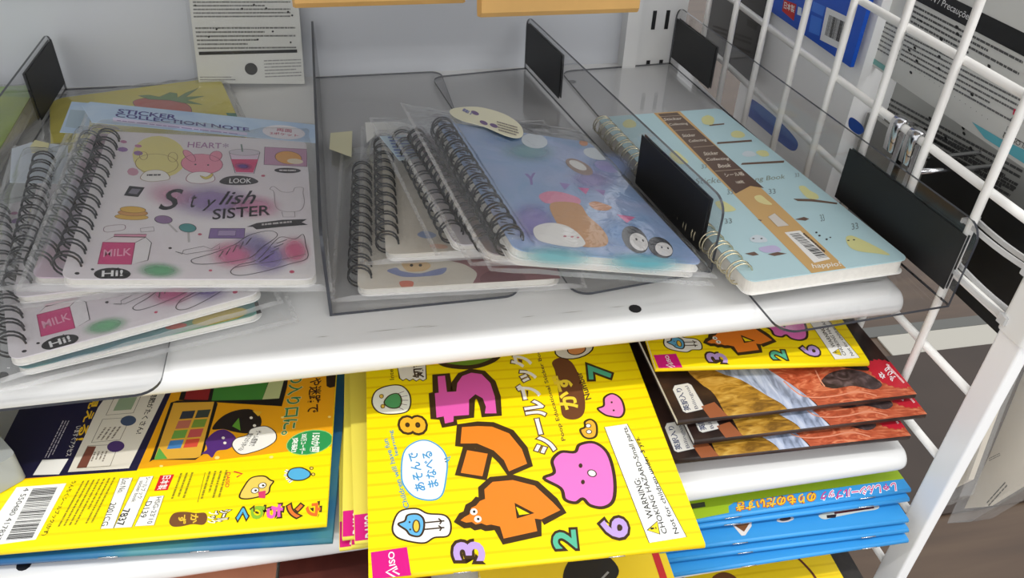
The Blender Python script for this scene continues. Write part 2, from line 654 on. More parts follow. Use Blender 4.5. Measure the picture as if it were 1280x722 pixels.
# ------------------------------------------------------------------ wire grid, post, ties, hooks
GX = 0.3104
grid = empty('wire_grid_panel', None, (GX, 0.45, 0.80))
tag(grid, 'white wire grid side panel standing at the right end of the shelves', 'wire grid')
def rod(name, a, c, r, m, parent, seg=10):
    t = MB()
    o = parent.location
    t.tube([tuple(Vector(a) - o), tuple(Vector(c) - o)], r, seg)
    q = t.build(name, m, parent, True)
    return q
WIRE_WHITE = solid('white_coated_wire', (232, 230, 226), 0.3)
for c in range(0, 8):
    y = 0.6475 - 0.05 * c
    rod('upright_wire', (GX - 0.0012, y, 0.70), (GX - 0.0012, y, 1.30), 0.0024, WIRE_WHITE, grid)
for r in range(-3, 8):
    z = 1.1155 - 0.05 * r
    rod('cross_wire', (GX + 0.0028, 0.66, z), (GX + 0.0028, 0.252, z), 0.0024, WIRE_WHITE, grid)

post = empty('corner_post', None, (0.3140, 0.2485, 0))
tag(post, 'white steel post at the front of the wire grid', 'post')
b = MB()
b.prism(rrect(-0.0038, -0.0082, 0.0038, 0.0082, 0.0015, 3), 0.0, 1.012)
b.build('tube', solid('white_post_paint', (240, 240, 240), 0.3), post)
b = MB()
b.prism(rrect(-0.0050, -0.0095, 0.0050, 0.0095, 0.003), 1.012, 1.10)
b.build('sleeve', solid('white_plastic', (228, 228, 226), 0.35), post)

def cable_tie(z0, z1, y0, label):
    root = empty('cable_tie', None, (0.3115, 0.27, z0))
    tag(root, label, 'cable tie', 'cable ties holding the grid to the post')
    b = MB()
    A, B_ = Vector((-0.0045, y0 - 0.27, 0)), Vector((-0.0020, 0.2570 - 0.27, z1 - z0))
    n = 7
    for sx in (0.0012, 0.0075):
        v = []
        for k in range(n):
            p = A.lerp(B_, k / (n - 1)) + Vector((sx, 0, -0.0012 * math.sin(math.pi * k / (n - 1))))
            v += [p + Vector((-0.0006, 0, -0.0013)), p + Vector((0.0006, 0, -0.0013)), p + Vector((0.0006, 0, 0.0013)), p + Vector((-0.0006, 0, 0.0013))]
        f = [(4 * k + i, 4 * k + (i + 1) % 4, 4 * k + 4 + (i + 1) % 4, 4 * k + 4 + i) for k in range(n - 1) for i in range(4)]
        f += [(3, 2, 1, 0), tuple(4 * (n - 1) + i for i in range(4))]
        b.add(v, f)
    b.box(-0.0051, y0 - 0.27, -0.0013, 0.0056, y0 - 0.27 + 0.0012, 0.0013)
    b.build('strap', TIE, root)
    b = MB()
    q = B_
    b.box(q.x - 0.0022, q.y - 0.004, q.z - 0.0024, q.x + 0.0022, q.y + 0.001, q.z + 0.0024)
    b.build('lock_head', TIE, root)
    return root
cable_tie(1.0475, 1.0470, 0.3012, 'upper translucent cable tie between the wire grid and the white post')
cable_tie(1.0205, 1.0180, 0.3012, 'lower translucent cable tie with its lock head against the white post')

def hook(y, z, label, prong):
    root = empty('display_hook', None, (GX + 0.003, y, z))
    tag(root, label, 'hook', 'chrome hooks on the wire grid')
    b = MB()
    pts = [(-0.0036, 0, -0.016), (-0.0045, 0, -0.004), (-0.0035, 0, 0.0035), (0.0015, 0, 0.0045), (0.0045, 0, 0.001), (0.0048, 0, -0.02), (0.0045, 0, -0.035)]
    for dy in (-0.0032, 0.0032):
        pass
    q = catmull(pts, 4, False)
    v, f = [], []
    for p in q:
        v += [(p[0], -0.0045, p[2]), (p[0], 0.0045, p[2])]
    n = len(q)
    v2 = [(x + 0.0009, y_, z_ - 0.0006) for x, y_, z_ in v]
    b.add(v + v2, [(2 * k, 2 * k + 1, 2 * k + 3, 2 * k + 2) for k in range(n - 1)] + [(2 * n + 2 * k + 2, 2 * n + 2 * k + 3, 2 * n + 2 * k + 1, 2 * n + 2 * k) for k in range(n - 1)]
          + [(2 * k, 2 * k + 2, 2 * n + 2 * k + 2, 2 * n + 2 * k) for k in range(n - 1)] + [(2 * k + 1, 2 * n + 2 * k + 1, 2 * n + 2 * k + 3, 2 * k + 3) for k in range(n - 1)])
    b.build('clip', CHROME, root, True)
    b = MB()
    b.tube([(0.005, 0, -0.022), (0.03, 0, -0.023), (prong, 0, -0.021), (prong + 0.01, 0, -0.012)], 0.0017, 8)
    b.build('prong', CHROME, root, True)
    return root
hook(0.377, 1.0655, 'chrome hook clip on the wire grid, the one farther from the post', 0.09)
hook(0.361, 1.0655, 'chrome hook clip on the wire grid, the one nearer the post', 0.12)

# ------------------------------------------------------------------ clear dividers
def divider(p, w, l, h, label, left=False, labels=(), t=0.0016, clear=None):
    """L of clear acrylic: side wall on the left (or right) edge of a base plate, black tape pieces on the wall"""
    root = empty('shelf_divider', frame(p, 0))
    tag(root, label, 'divider', 'clear acrylic shelf dividers')
    b = MB()
    x0, x1 = (-w, 0) if left else (0, w)
    b.prism(rrect(x0, 0, x1, l, 0.010, 6, (left, not left, not left, left)), 0, t, 0, 1)
    b.build('base_plate', [clear or ACRYL, ACRYL_EDGE], root)
    b = MB()
    pts = rrect(0, t, l, h, 0.010, 6, (0, 0, 1, 1))
    n = len(pts)
    xa, xb = (-t, 0) if left else (0, t)
    v = [(xa, q[0], q[1]) for q in pts] + [(xb, q[0], q[1]) for q in pts]
    f = [tuple(range(n)), tuple(reversed(range(n, 2 * n)))] + [(i, n + i, n + (i + 1) % n, (i + 1) % n) for i in range(n)]
    mesh('side_wall', v, f, [clear or ACRYL, ACRYL_EDGE], root, [0, 0] + [1] * n)
    for (y0, y1, z0, z1) in labels:
        b = MB()
        b.box(xb + 0.00005, y0, z0, xb + 0.0005, y1, z1)
        b.box(xa - 0.0005, y0, z0, xa - 0.00005, y1, z1)
        b.build('black_tape', BLACK, root)['label'] = 'matte black tape piece'
    return root
divider((-0.2160, 0.2880, 1.0004, 0, 0, 0), 0.1195, 0.362, 0.046, 'clear divider at the far left, beside the lime green pad', labels=((0.292, 0.360, 0.007, 0.041),), clear=ACRYL_LIGHT)
divider((-0.0200, 0.3330, 1.0004, 0.6, 0, 0), 0.1015, 0.318, 0.050, 'clear divider between the two stacks of black-ringed notebooks')
divider((0.1910, 0.3370, 1.0022, 7.4, 0, 0), 0.083, 0.312, 0.046, 'clear divider left of the pale blue bird notebook, with two black tapes', True,
        labels=((0.013, 0.096, 0.006, 0.040), (0.232, 0.309, 0.007, 0.041)))
divider((0.3085, 0.2885, 1.0004, 4.2, 0, 0), 0.1025, 0.36, 0.051, 'clear divider against the wire grid, overhanging the right shelf end', True,
        labels=((0.006, 0.108, 0.008, 0.042), (0.285, 0.356, 0.008, 0.042)), clear=ACRYL_LIGHT)

# ------------------------------------------------------------------ poses: front-left top corner x y z, yaw pitch roll, width, length, thickness
POSE = {
 'A': (-0.1399, 0.3379, 1.0340, 2.2, 1.7, -8.0, 0.1164, 0.150, 0.0050),
 'B': (-0.1599, 0.3554, 1.0245, 0.5, 2.0, -6.0, 0.1140, 0.150, 0.0045),
 'G': (-0.1680, 0.3480, 1.0185, 8.0, 1.0, -3.0, 0.1140, 0.150, 0.0040),
 'C': (-0.1602, 0.3075, 1.0125, 18.0, 0.0, 0.0, 0.1132, 0.150, 0.0045),
 'D': (-0.1590, 0.3075, 1.0066, 13.5, 0.0, 0.0, 0.1092, 0.150, 0.0040),
 'E': (-0.1782, 0.4540, 1.0065, 13.7, 0.0, 0.0, 0.1223, 0.170, 0.0040),
 'N1': (-0.0050, 0.3440, 1.0075, -3.5, 0.0, 0.0, 0.1080, 0.140, 0.0045),
 'N2': (0.0116, 0.3640, 1.0145, -3.0, 0.0, 0.0, 0.1080, 0.140, 0.0045),
 'N3': (0.0475, 0.3491, 1.0270, 8.0, 0.0, -9.0, 0.1080, 0.138, 0.0040),
 'N4': (0.0613, 0.3245, 1.0360, 10.0, 0.0, -12.0, 0.1080, 0.145, 0.0040),
 'N5': (0.0694, 0.3093, 1.0438, 6.1, -1.4, -14.6, 0.1083, 0.158, 0.0040),
 'N6': (0.0698, 0.3045, 1.0510, 6.5, -1.4, -14.6, 0.1083, 0.1539, 0.0050),
 'bird': (0.1962, 0.3063, 1.0170, 5.4, -1.0, -1.5, 0.1018, 0.2159, 0.0090),
 'yc': (-0.0114, 0.2192, 0.9370, -2.8, 2.5, -1.0, 0.1600, 0.2050, 0.0035),
 'L': (-0.2020, 0.2691, 0.9320, -4.0, 0.0, 0.0, 0.1723, 0.2050, 0.0035),
 'LB': (-0.2048, 0.2707, 0.9240, -5.7, 0.0, 0.0, 0.1775, 0.2050, 0.0040),
 'y2': (0.1563, 0.3134, 0.9560, -7.2, 0.0, 0.0, 0.1259, 0.1640, 0.0035),
 'd1': (0.1593, 0.2815, 0.9450, -1.0, 0.0, 0.0, 0.1440, 0.2050, 0.0040),
 'd2': (0.1664, 0.2724, 0.9380, -1.2, 0.0, 0.0, 0.1397, 0.2050, 0.0040),
 'd3': (0.1508, 0.2670, 0.9310, -2.2, 0.0, 0.0, 0.1425, 0.2050, 0.0040),
 'b1': (0.1368, 0.2575, 0.8885, -0.5, 0.0, 0.0, 0.1690, 0.2050, 0.0032),
 'b2': (0.1371, 0.2569, 0.8845, -1.5, 0.0, 0.0, 0.1670, 0.2050, 0.0032),
 'b3': (0.1472, 0.2483, 0.8785, -2.1, 0.0, 0.0, 0.1521, 0.2050, 0.0032),
 'b4': (0.1468, 0.2451, 0.8735, -2.1, 0.0, 0.0, 0.1523, 0.2050, 0.0032),
 'b5': (0.1485, 0.2387, 0.8685, -1.0, 0.0, 0.0, 0.1500, 0.2050, 0.0032),
}

# ------------------------------------------------------------------ notebook builder
RINGS = {}

def ring_mesh(r, m, gap):
    k = (round(r, 5), m.name, gap)
    if k not in RINGS:
        b = MB()
        for dv in (-gap / 2, gap / 2):
            b.tube([(r * math.cos(math.radians(a)), dv + 0.0009 * math.sin(math.radians(a / 2)), r * math.sin(math.radians(a))) for a in range(-40, 301, 20)], 0.00054, 5)
        me = bpy.data.meshes.new('wire_ring')
        me.from_pydata(b.v, [], b.f)
        me.materials.append(m)
        me.polygons.foreach_set('use_smooth', [True] * len(me.polygons))
        RINGS[k] = me
    return RINGS[k]

def cellophane(root, w, l, t, rh, marg, seed, mat=None):
    """open-ended clear sleeve lying over cover and rings, with small creases"""
    ml, mr, mf, mbk = marg
    rnd = random.Random(seed)
    nx, ny = 60, 64
    waves = [(rnd.uniform(-320, 320), rnd.uniform(-320, 320), rnd.uniform(0, 6.3), rnd.uniform(.4, 1)) for _ in range(9)]
    def sm(a, b_, x):
        x = max(0, min(1, (x - a) / (b_ - a)))
        return x * x * (3 - 2 * x)
    v = []
    for j in range(ny + 1):
        y = -mf + (l + mf + mbk) * j / ny
        for i in range(nx + 1):
            x = -ml + (w + ml + mr) * i / nx
            h = t + 0.0012
            if rh: h += (rh - 0.0002) * sm(-ml, -0.006, x) * (1 - sm(0.004, 0.012, x)) * sm(0.0, 0.008, y) * (1 - sm(l - 0.008, l, y))
            e = sm(-ml, -ml + min(ml, .012) + .001, x) * (1 - sm(w + mr * .2, w + mr, x)) * sm(-mf, -mf * .05 + 0.0005, y) * (1 - sm(l + mbk * .3, l + mbk, y))
            inside = (0.0 < x < w and 0 < y < l)
            a = 0.00030 if inside else 0.0010
            k = sum(q[3] * math.sin(q[0] * x + q[1] * y + q[2]) for q in waves) / 4
            v.append((x, y, max(0.0004, t * 0.35 + (h - t * 0.35) * e + a * abs(k) ** 0.7 * (1 if k > 0 else -1) * (0.3 + 0.7 * e))))
    f = [(j * (nx + 1) + i, j * (nx + 1) + i + 1, (j + 1) * (nx + 1) + i + 1, (j + 1) * (nx + 1) + i) for j in range(ny) for i in range(nx)]
    fm = [1 if (j in (0, ny - 1) or i in (0, nx - 1)) else 0 for j in range(ny) for i in range(nx)]
    o = mesh('plastic_sleeve', v, f, [mat or SLEEVE, SEAM], root, fm, True)
    o['label'] = 'clear cellophane sleeve'
    return o

def notebook(key, label, cover, wire=None, sleeve=(0.016, 0.008, 0.006, 0.030), ring_r=0.0062, pitch=0.0106, gap=0.0030, group='spiral sticker notebooks', seed=1, name='spiral_notebook', corner=0.006, back=None):
    p = POSE[key]
    w, l, t = p[6:9]
    root = empty(name, frame(p, t))
    tag(root, label, 'notebook', group)
    SIZES[root.name] = (w, l)
    ct = 0.0006
    b = MB()
    b.prism(rrect(0, 0, w, l, corner), t - ct, t)
    b.build('front_cover', cover, root)
    b = MB()
    b.prism(rrect(0.0008, 0.0007, w - 0.0012, l - 0.0007, corner), ct, t - ct)
    b.build('pages', PAGES, root)
    b = MB()
    b.prism(rrect(0, -0.0004, w + 0.0004, l, corner), 0, ct)
    b.build('back_cover', back or PAPER, root)
    if wire:
        me = ring_mesh(ring_r, wire, gap)
        n = int((l - 0.012) / pitch)
        for k in range(n):
            o = link('wire_ring', me, root)
            o.location = (0.0012, 0.006 + (l - 0.012) * (k + 0.5) / n, t / 2 + 0.0026)
    if sleeve:
        cellophane(root, w, l, t, ring_r + 0.0026 - t / 2 + 0.0007 if wire else 0, sleeve, seed)
    return root

def header(root, pts, mat, h, name='header_card'):
    """thin printed card inside the end of a sleeve"""
    b = MB()
    b.prism([(x / 1000, y / 1000) for x, y in pts], h, h + 0.0003)
    return b.build(name, mat, root)

def booklet(key, label, cover, group=None, name='sticker_book', staples=((0.28, 0.33), (0.66, 0.71)), cat='book', pages=None):
    """thin stapled book with its folded spine towards the aisle"""
    p = POSE[key]
    w, l, t = p[6:9]
    root = empty(name, frame(p, t))
    tag(root, label, cat, group)
    SIZES[root.name] = (w, l)
    ct = 0.0003
    outer, inner = [(l, 0.0)], [(l, ct)]
    for k in range(9):
        a = math.radians(-90 - 22.5 * k)
        outer.append((t * 0.42 + t * 0.42 * math.cos(a), t / 2 + t / 2 * math.sin(a)))
        inner.append((t * 0.42 + (t * 0.42 - ct) * math.cos(a), t / 2 + (t / 2 - ct) * math.sin(a)))
    outer.append((l, t))
    inner.append((l, t - ct))
    ring = outer + inner[::-1]
    n, no = len(ring), len(outer)
    v = [(0, y, z) for y, z in ring] + [(w, y, z) for y, z in ring]
    f = [(i, n + i, n + (i + 1) % n, (i + 1) % n) for i in range(n)]
    for x in (0, n):
        for i in range(no - 1):
            q = (x + i, x + i + 1, x + n - 2 - i, x + n - 1 - i)
            f.append(q if x == 0 else tuple(reversed(q)))
    o = mesh('cover', v, f, cover, root)
    o.data.polygons.foreach_set('use_smooth', [1 <= i < no - 2 for i in range(len(f))])
    b = MB()
    b.box(0.0006, t * 0.45, ct, w - 0.0006, l - 0.0008, t - ct)
    b.build('pages', pages or PAPER, root)
    for a, c in staples:
        b = MB()
        b.tube([(w * a, -0.0002, t * 0.55), (w * c, -0.0002, t * 0.55)], 0.00035, 6)
        b.build('staple', CHROME, root, True)
    return root

# ------------------------------------------------------------------ left stack of notebooks
PEARL = mottled('pearl_white_cover', (226, 217, 222), (232, 226, 230), (236, 232, 233), 14, 0.35)
PINKC = mottled('pale_pink_cover', (222, 178, 190), (214, 196, 212), (190, 205, 214), 16, 0.35)
TEALC = mottled('blue_green_cover', (62, 122, 142), (86, 140, 140), (120, 160, 120), 20, 0.35)
YELC = solid('soft_yellow_cover', (222, 208, 92), 0.45, noise=0.06, nscale=30)
LINE = (70, 62, 66)
PINK = (218, 84, 140)
MAUVE = (150, 110, 170)

def stylish_print(root, t):
    a = Art(root, t)
    # watercolour washes
    for c, p, s in (((150, 120, 185), [(63.26,72.37),(93.07,71.15),(62.09,95.75)], .62), ((225, 130, 175), [(85.93,67.94),(103.18,67.41),(85.73,83.82)], .55), ((225, 140, 180), [(40.8,78.14),(57.48,76.29),(39.28,95.59)], .4),
                    ((120, 185, 140), [(42.15,6.98),(54.31,5.96),(42.02,14.78)], .95), ((226, 120, 165), [(76.1,21.1),(90.46,20.15),(76.26,36.97)], .75),
                    ((140, 120, 190), [(93.1,19),(106.38,18.01),(93.09,37.46)], .75), ((225, 105, 150), [(106.55,25.29),(116.08,24.25),(106.94,41.74)], .75), ((120, 110, 180), [(85.04,32.21),(97.15,31.27),(84.85,44.91)], .5)):
        a.blob(c, p, s)
    a.done('printed_washes', split=True)
    # round yellow bear and pink rabbit stickers
    Y1, BR = (228, 216, 140), (150, 120, 70)
    a.ell(Y1, [(31.2,121.56),(45.88,121.29),(28.78,146.76)], 0.2, None)
    a.ell(Y1, [(30.69,111.88),(42.21,111.92),(29.53,123.69)], 1, BR, .35)
    a.ell(Y1, [(22.6,120.75),(24.74,120.95),(22.08,125.6)], .9, BR, .35)
    a.ell(Y1, [(38.58,120.62),(41.2,120.86),(38.08,126.5)], .9, BR, .35)
    a.shape((240, 236, 232), [(23.82,94.45),(25.75,102.14),(31.39,104.74),(36.59,102.08),(39.06,94.97),(34,92.22),(28.57,91.24)], 2, BR, .35)
    a.words(LINE, [(26.91,96.47),(34.63,97.36),(26.67,100.08)], 1, 2, 3, .5, .3, 5)
    a.done('printed_bear')
    P1 = (232, 150, 172)
    a.ell(P1, [(55.24,114),(66.85,114.04),(54.52,126.08)], 1, (150, 70, 95), .35)
    a.ell(P1, [(47.54,123.09),(51.15,120.14),(46.17,129.64)], .9, (150, 70, 95), .35)
    a.ell(P1, [(62.48,124.17),(65.88,126.5),(61.59,130.14)], .9, (150, 70, 95), .35)
    a.shape((240, 236, 236), [(47.83,94.71),(49.46,101.85),(55.08,104.47),(61.01,102.76),(63.26,95.53),(58.72,91.58),(51.63,91.08)], 2, (150, 70, 95), .35)
    a.shape((222, 205, 110), [(54.93,99.81),(58.33,98.53),(61.74,102.81),(61.23,98.44),(58.05,95.76)], 3, BR, .3)
    for p in ([(51.64,112.73),(52.22,112.78),(51.57,113.69)], [(58.72,112.69),(59.31,112.74),(58.67,113.65)]): a.ell(LINE, p, 2.2, n=8)
    a.done('printed_rabbit')
    a.text('HEART', [(45.73,133.66),(65.11,133.91),(45.67,140.9)], (170, 120, 165), 1, .01)
    a.text('*', [(65.99,135.04),(69.39,135.38),(65.74,140.94)], (150, 110, 160), 1)
    a.done('printed_word')
    # iced drink
    a.shape((225, 205, 222), [(69.88,130.27),(87.97,131.35),(84.71,104.6),(74.22,104.42)], 1, LINE, .4, smooth=False)
    a.shape((214, 70, 120), [(71.13,120.97),(87.11,122.42),(84.24,105.84),(74.63,105.71)], 1.6, smooth=False)
    a.blob((90, 60, 150), [(78.51,112.76),(84.61,112.3),(78.4,117.65)], .8, 2.4)
    a.ell((214, 205, 215), [(78.88,130.46),(87.97,131),(78.79,134.59)], 1.8, LINE, .3)
    a.line((120, 140, 130), [(77.62,131.03),(76.75,140.69)], 1.0, 2)
    a.done('printed_drink')
    # photo sticker with an orange cat
    a.shape((196, 150, 180), [(90.79,138.61),(116.46,138.37),(115.83,115.57),(90.41,116.06)], 1, LINE, .4, smooth=False)
    a.ell((232, 170, 90), [(104.94,126.08),(112.95,125.45),(105.09,134.41)], 1.8, LINE, .3)
    a.ell((236, 222, 196), [(108.84,121.68),(113.63,121.42),(108.92,125.08)], 2.4)
    a.ell((60, 52, 58), [(104.19,110),(112.03,110.31),(104.25,113.28)], 1)
    a.words((215, 210, 212), [(99.2,107.66),(108.83,108.1),(99.4,111.9)], 1, 3, 2, .4, .3, 5)
    a.done('printed_photo_sticker')
    a.shape((52, 46, 50), [(65.8,93.89),(69.22,99.35),(75.8,101.4),(83.28,100.09),(87.37,95.42),(83.41,92.08),(75.37,90.62),(68.81,91.08)], 1)
    a.text('LOOK', [(71.23,92.45),(83.39,93.3),(71.33,97.96)], (240, 240, 240), 2, .01)
    a.done('printed_speech_badge')
    # title
    a.text('S', [(36.43,61.36),(48.8,63.04),(34.89,82.92)], (30, 26, 34), 2, .012, .35)
    a.text('t', [(52.18,64.84),(55.15,64.99),(51.76,78.81)], (30, 26, 34), 2, .005, .35)
    a.text('y', [(58.34,61.87),(65.42,62.21),(58.2,73.5)], (30, 26, 34), 2, .005, .35)
    a.text('lish', [(66.52,68.34),(86.18,70.78),(66.73,82.63)], (30, 26, 34), 2, .008, .4)
    a.text('SISTER', [(63.96,53.02),(93.93,59.16),(63.97,63.78)], (24, 22, 28), 2, .012)
    a.done('printed_title')
    # outlined rabbit
    a.line((160, 150, 155), catmull([(96.69,71.34),(96.02,84.47),(93.8,87.33),(96.05,90.51),(100.48,84.75),(106.47,85.12),(108.08,89.78),(112.65,90.08),(112.47,83.99),(112.89,73.66),(110.41,64.93),(103.11,63.18),(98.1,65.74)], 4), .4, 1, True)
    a.line((160, 150, 155), [(100.23,63.04),(100.88,57.54),(107.33,57.82),(107.17,63.37)], .4, 1)
    a.done('printed_rabbit_outline')
    a.shape((50, 46, 50), [(81.81,46.89),(86.83,50.76),(100.13,54.51),(113.76,55.9),(110.77,52.5),(113.99,50.2),(100.05,47.55),(86.9,44.46),(84.82,47)], 1, smooth=False)
    a.words((200, 196, 196), [(89.63,47.17),(105.45,50.68),(89.46,51.4)], 1, 4, 2, .4, .3, 7)
    a.done('printed_ribbon')
    a.shape((138, 112, 168), [(63.59,44.69),(81.03,45.3),(80.69,35.84),(63.03,35.34)], 1, LINE, .4, smooth=False)
    a.shape((170, 150, 190), [(67.67,42.78),(76.48,43.07),(76.23,37.98),(67.37,37.71)], 1.8, LINE, .3, smooth=False)
    a.done('printed_cassette')
    for c, p, q in (((150, 120, 160), [(39.77,52.29),(44.11,51.95),(39.41,56.19)], [(42.28,49.03),(47.52,40.6)]), ((80, 150, 150), [(52.26,44.8),(56.48,44.44),(51.97,48.89)], [(52.9,41.28),(53.86,31.42)])):
        a.line((190, 185, 185), q, 1.1, .8)
        a.ell(c, p, 1.2, LINE, .35)
    a.done('printed_lollipops', split=True)
    for i, p in enumerate(([(24.07,54.22),(32.2,54.05),(23.74,57.06)], [(24.25,58.13),(31.53,57.94),(23.88,61.28)], [(23.88,61.28),(30.16,61.06),(23.51,64.47)])):
        a.ell((226, 184, 90) if i != 1 else (214, 160, 100), p, 1 + i * .8, (150, 110, 60), .3)
    a.done('printed_pancakes', split=True)
    a.shape((40, 38, 44), [(19.23,85.92),(27.21,84.72),(24.99,74.39),(17.69,75.62)], 1, smooth=False)
    a.shape((130, 126, 140), [(20.9,83.16),(25.41,82.59),(24.02,77.12),(19.52,77.97)], 1.7, smooth=False)
    a.done('printed_phone')
    # milk carton
    a.shape((236, 222, 226), [(13.89,30.4),(18.26,35.77),(32.87,35.71),(28.52,30.3)], 1, LINE, .4, smooth=False)
    a.shape((222, 150, 175), [(18,37.69),(33.11,38.16),(32.93,35.22),(18.08,35.28)], 1.2, LINE, .4, smooth=False)
    a.shape((232, 228, 230), [(28.52,30.3),(32.93,35.22),(36.16,30.49),(36.04,15.15),(29.04,11.49)], 1.3, LINE, .4, smooth=False)
    a.shape((214, 74, 132), [(13.77,30.4),(28.52,30.3),(29.04,11.49),(14.22,11.77)], 1.4, (170, 50, 100), .4, smooth=False)
    a.text('MILK', [(15.72,17.56),(28.13,19.12),(15.17,23.91)], (238, 170, 196), 2.5, .012)
    a.done('printed_milk_carton')
    a.ell((32, 30, 32), [(21.7,3.82),(29.71,3.86),(21.04,8.78)], 1)
    a.poly((32, 30, 32), [(21.91,6.61),(23.66,9.24),(24.58,5.77)], 1)
    a.text('Hi!', [(17.32,1.46),(26.43,2.13),(16.85,6.36)], (236, 236, 236), 2, .02)
    a.done('printed_greeting')
    # sneakers
    a.line(LINE, catmull([(56.31,16.12),(64.57,20.89),(75.83,29.52),(82.92,38.43),(91.71,43.07),(96.53,42.19),(97.19,37.58),(89.76,27.39),(83.95,18.15),(70,13.31),(58.8,12.27)], 4), .45, 2, True)
    a.line(LINE, catmull([(75.05,6.54),(78.94,11.8),(87.87,16.56),(95.8,32.49),(99.94,37.66),(106.8,35.81),(111.11,40.57),(112.18,30.38),(112.57,18.1),(103.61,12.77),(91.82,6.66),(81.69,3),(76.65,3.43)], 4), .45, 2, True)
    a.line(LINE, catmull([(77.1,9.5),(86.62,12.58),(97.04,15.51),(111.88,21.72)], 4, False), .35, 2)
    for i, q in enumerate(([(69.14,18.62),(70.83,24.09)], [(72.26,20.32),(74.1,26.56)], [(75.53,22.75),(77.16,29.06)], [(78.82,25.94),(80.5,32.59)], [(81.76,29.66),(84.31,36.19)],
                           [(88.54,14.23),(93.1,19)], [(91.13,17.78),(95.76,22.65)], [(93.76,22.61),(98.47,27.09)], [(95.78,27.52),(100.68,31.36)], [(97.15,31.27),(102.65,35.19)])):
        a.line(LINE, q, .5, 2.4)
    a.done('printed_sneakers')
    a.line(LINE, [(48.07,22.94),(51.37,20.66),(51.72,24.19),(60.99,27.96),(64.96,25.65),(69,30.58),(68.82,25.73),(65.02,24.46),(53.24,20.7)], .35, 1, True)
    a.line((120, 105, 110), [(29.51,43.49),(35.68,45.22),(36.33,41.23),(30.14,40.04)], .35, 1, True)
    a.line((150, 120, 130), catmull([(12.61,41.18),(13.32,44.91),(20.56,46.68),(22.31,44.74),(21.44,41.72),(14.68,39.54)], 4), .35, 1, True)
    a.done('printed_doodles', split=True)
    for c, p in ((MAUVE, [(10.63,127.44),(13.5,127.39),(10.26,130.38)]), (MAUVE, [(19.4,123.7),(22,123.63),(19.07,126.63)]), ((190, 120, 160), [(9.85,137.06),(11.76,136.92),(9.6,139.07)]), ((190, 120, 160), [(18.4,132.55),(20.45,132.43),(18.17,134.55)]),
                 ((40, 36, 40), [(6.47,4.16),(7.59,4.17),(6.29,5.22)]), ((40, 36, 40), [(12.56,7.41),(13.36,7.41),(12.43,8.27)]), ((205, 90, 120), [(104.52,6.06),(105.83,6.07),(104.55,7.44)]), ((205, 90, 120), [(65.55,6.93),(66.42,6.93),(65.51,7.82)]),
                 ((205, 90, 120), [(58.65,38.95),(59.69,38.98),(58.59,39.95)]), ((205, 90, 120), [(90.02,102.48),(91.23,102.57),(90.02,103.75)]), ((40, 36, 40), [(45.32,25.95),(46.19,25.96),(45.24,26.89)]), ((205, 150, 170), [(19.13,101.61),(22.19,101.55),(18.6,106.16)])):
        a.ell(c, p, 1, n=8)
    a.done('printed_dots', kind='stuff')

rA = notebook('A', 'uppermost left notebook with pearl cover, sneakers and milk carton fully in view', PEARL, WIRE_BLACK, (0.018, 0.008, 0.006, 0.032), seed=3)
stylish_print(rA, POSE['A'][8])
HB = mottled('pale_blue_header', (172, 196, 226), (186, 208, 232), (196, 214, 234), 40, 0.4)
hc = header(rA, [(-19.46,181.57),(-15.89,187.93),(124.79,172.83),(123.63,146.82),(-10.83,159.62)], HB, 0.0052)
a = Art(rA, 0.0055, clip=False)
a.text('STICKER', [(1.41,173.81),(36.35,169.37),(1.53,179.95)], (84, 78, 140), 1, .02)
a.text('COLLECTION NOTE', [(1.05,168.5),(81.21,157.62),(0.81,173.73)], (84, 78, 140), 1, .02)
a.poly((222, 214, 240), [(-0.04,167.61),(79.94,155.99),(80.01,152.31),(0.73,161.82)], .4)
a.words((160, 140, 190), [(2.57,164.99),(75.11,154.69),(2.95,162.1)], 1, 4, 1.2, .4, .3, 16)
a.ell((236, 232, 238), [(102.68,159.37),(116.15,158.66),(102.82,169.33)], .5)
a.text('両面', [(98.01,160.33),(107.71,159.2),(98.21,164.92)], (190, 80, 110), 1, .02)
a.text('2ポケット', [(93.85,155.36),(111.61,153.64),(94.02,159.11)], (190, 80, 110), 1, .02)
a.done('header_print')

rB = notebook('B', 'notebook with pale pink and blue cover lying directly beneath the sneaker notebook', PINKC, WIRE_BLACK, (0.016, 0.006, 0.006, 0.024), seed=5)
hc = header(rB, [(-17.69,148.76),(-19.41,191.91),(-8.81,190.95),(-5.13,179.45),(-1.77,148.15)], HB, 0.0048)
a = Art(rB, 0.0051, clip=False)
a.poly((170, 190, 205), [(-16.16,156.03),(-17.9,180.22),(-8.71,179.12),(-5.45,153.24)], .4)
a.done('header_print')
rG = notebook('G', 'left notebook with a white and cream header tab poking out beside the tape', PEARL, WIRE_BLACK, (0.020, 0.006, 0.006, 0.020), seed=6)
header(rG, [(-14.75,117.06),(-18.58,160.82),(-8.25,167.99),(12.8,160.01),(15.99,109.46)], solid('cloudy_white_header', (206, 214, 224), 0.4), 0.0040)
header(rG, [(-8.47,161.33),(-6.65,169.99),(2.04,164.04),(2.1,152.96),(-6.68,152.28)], solid('cream_tab', (226, 220, 170), 0.4), 0.0044, 'header_corner')

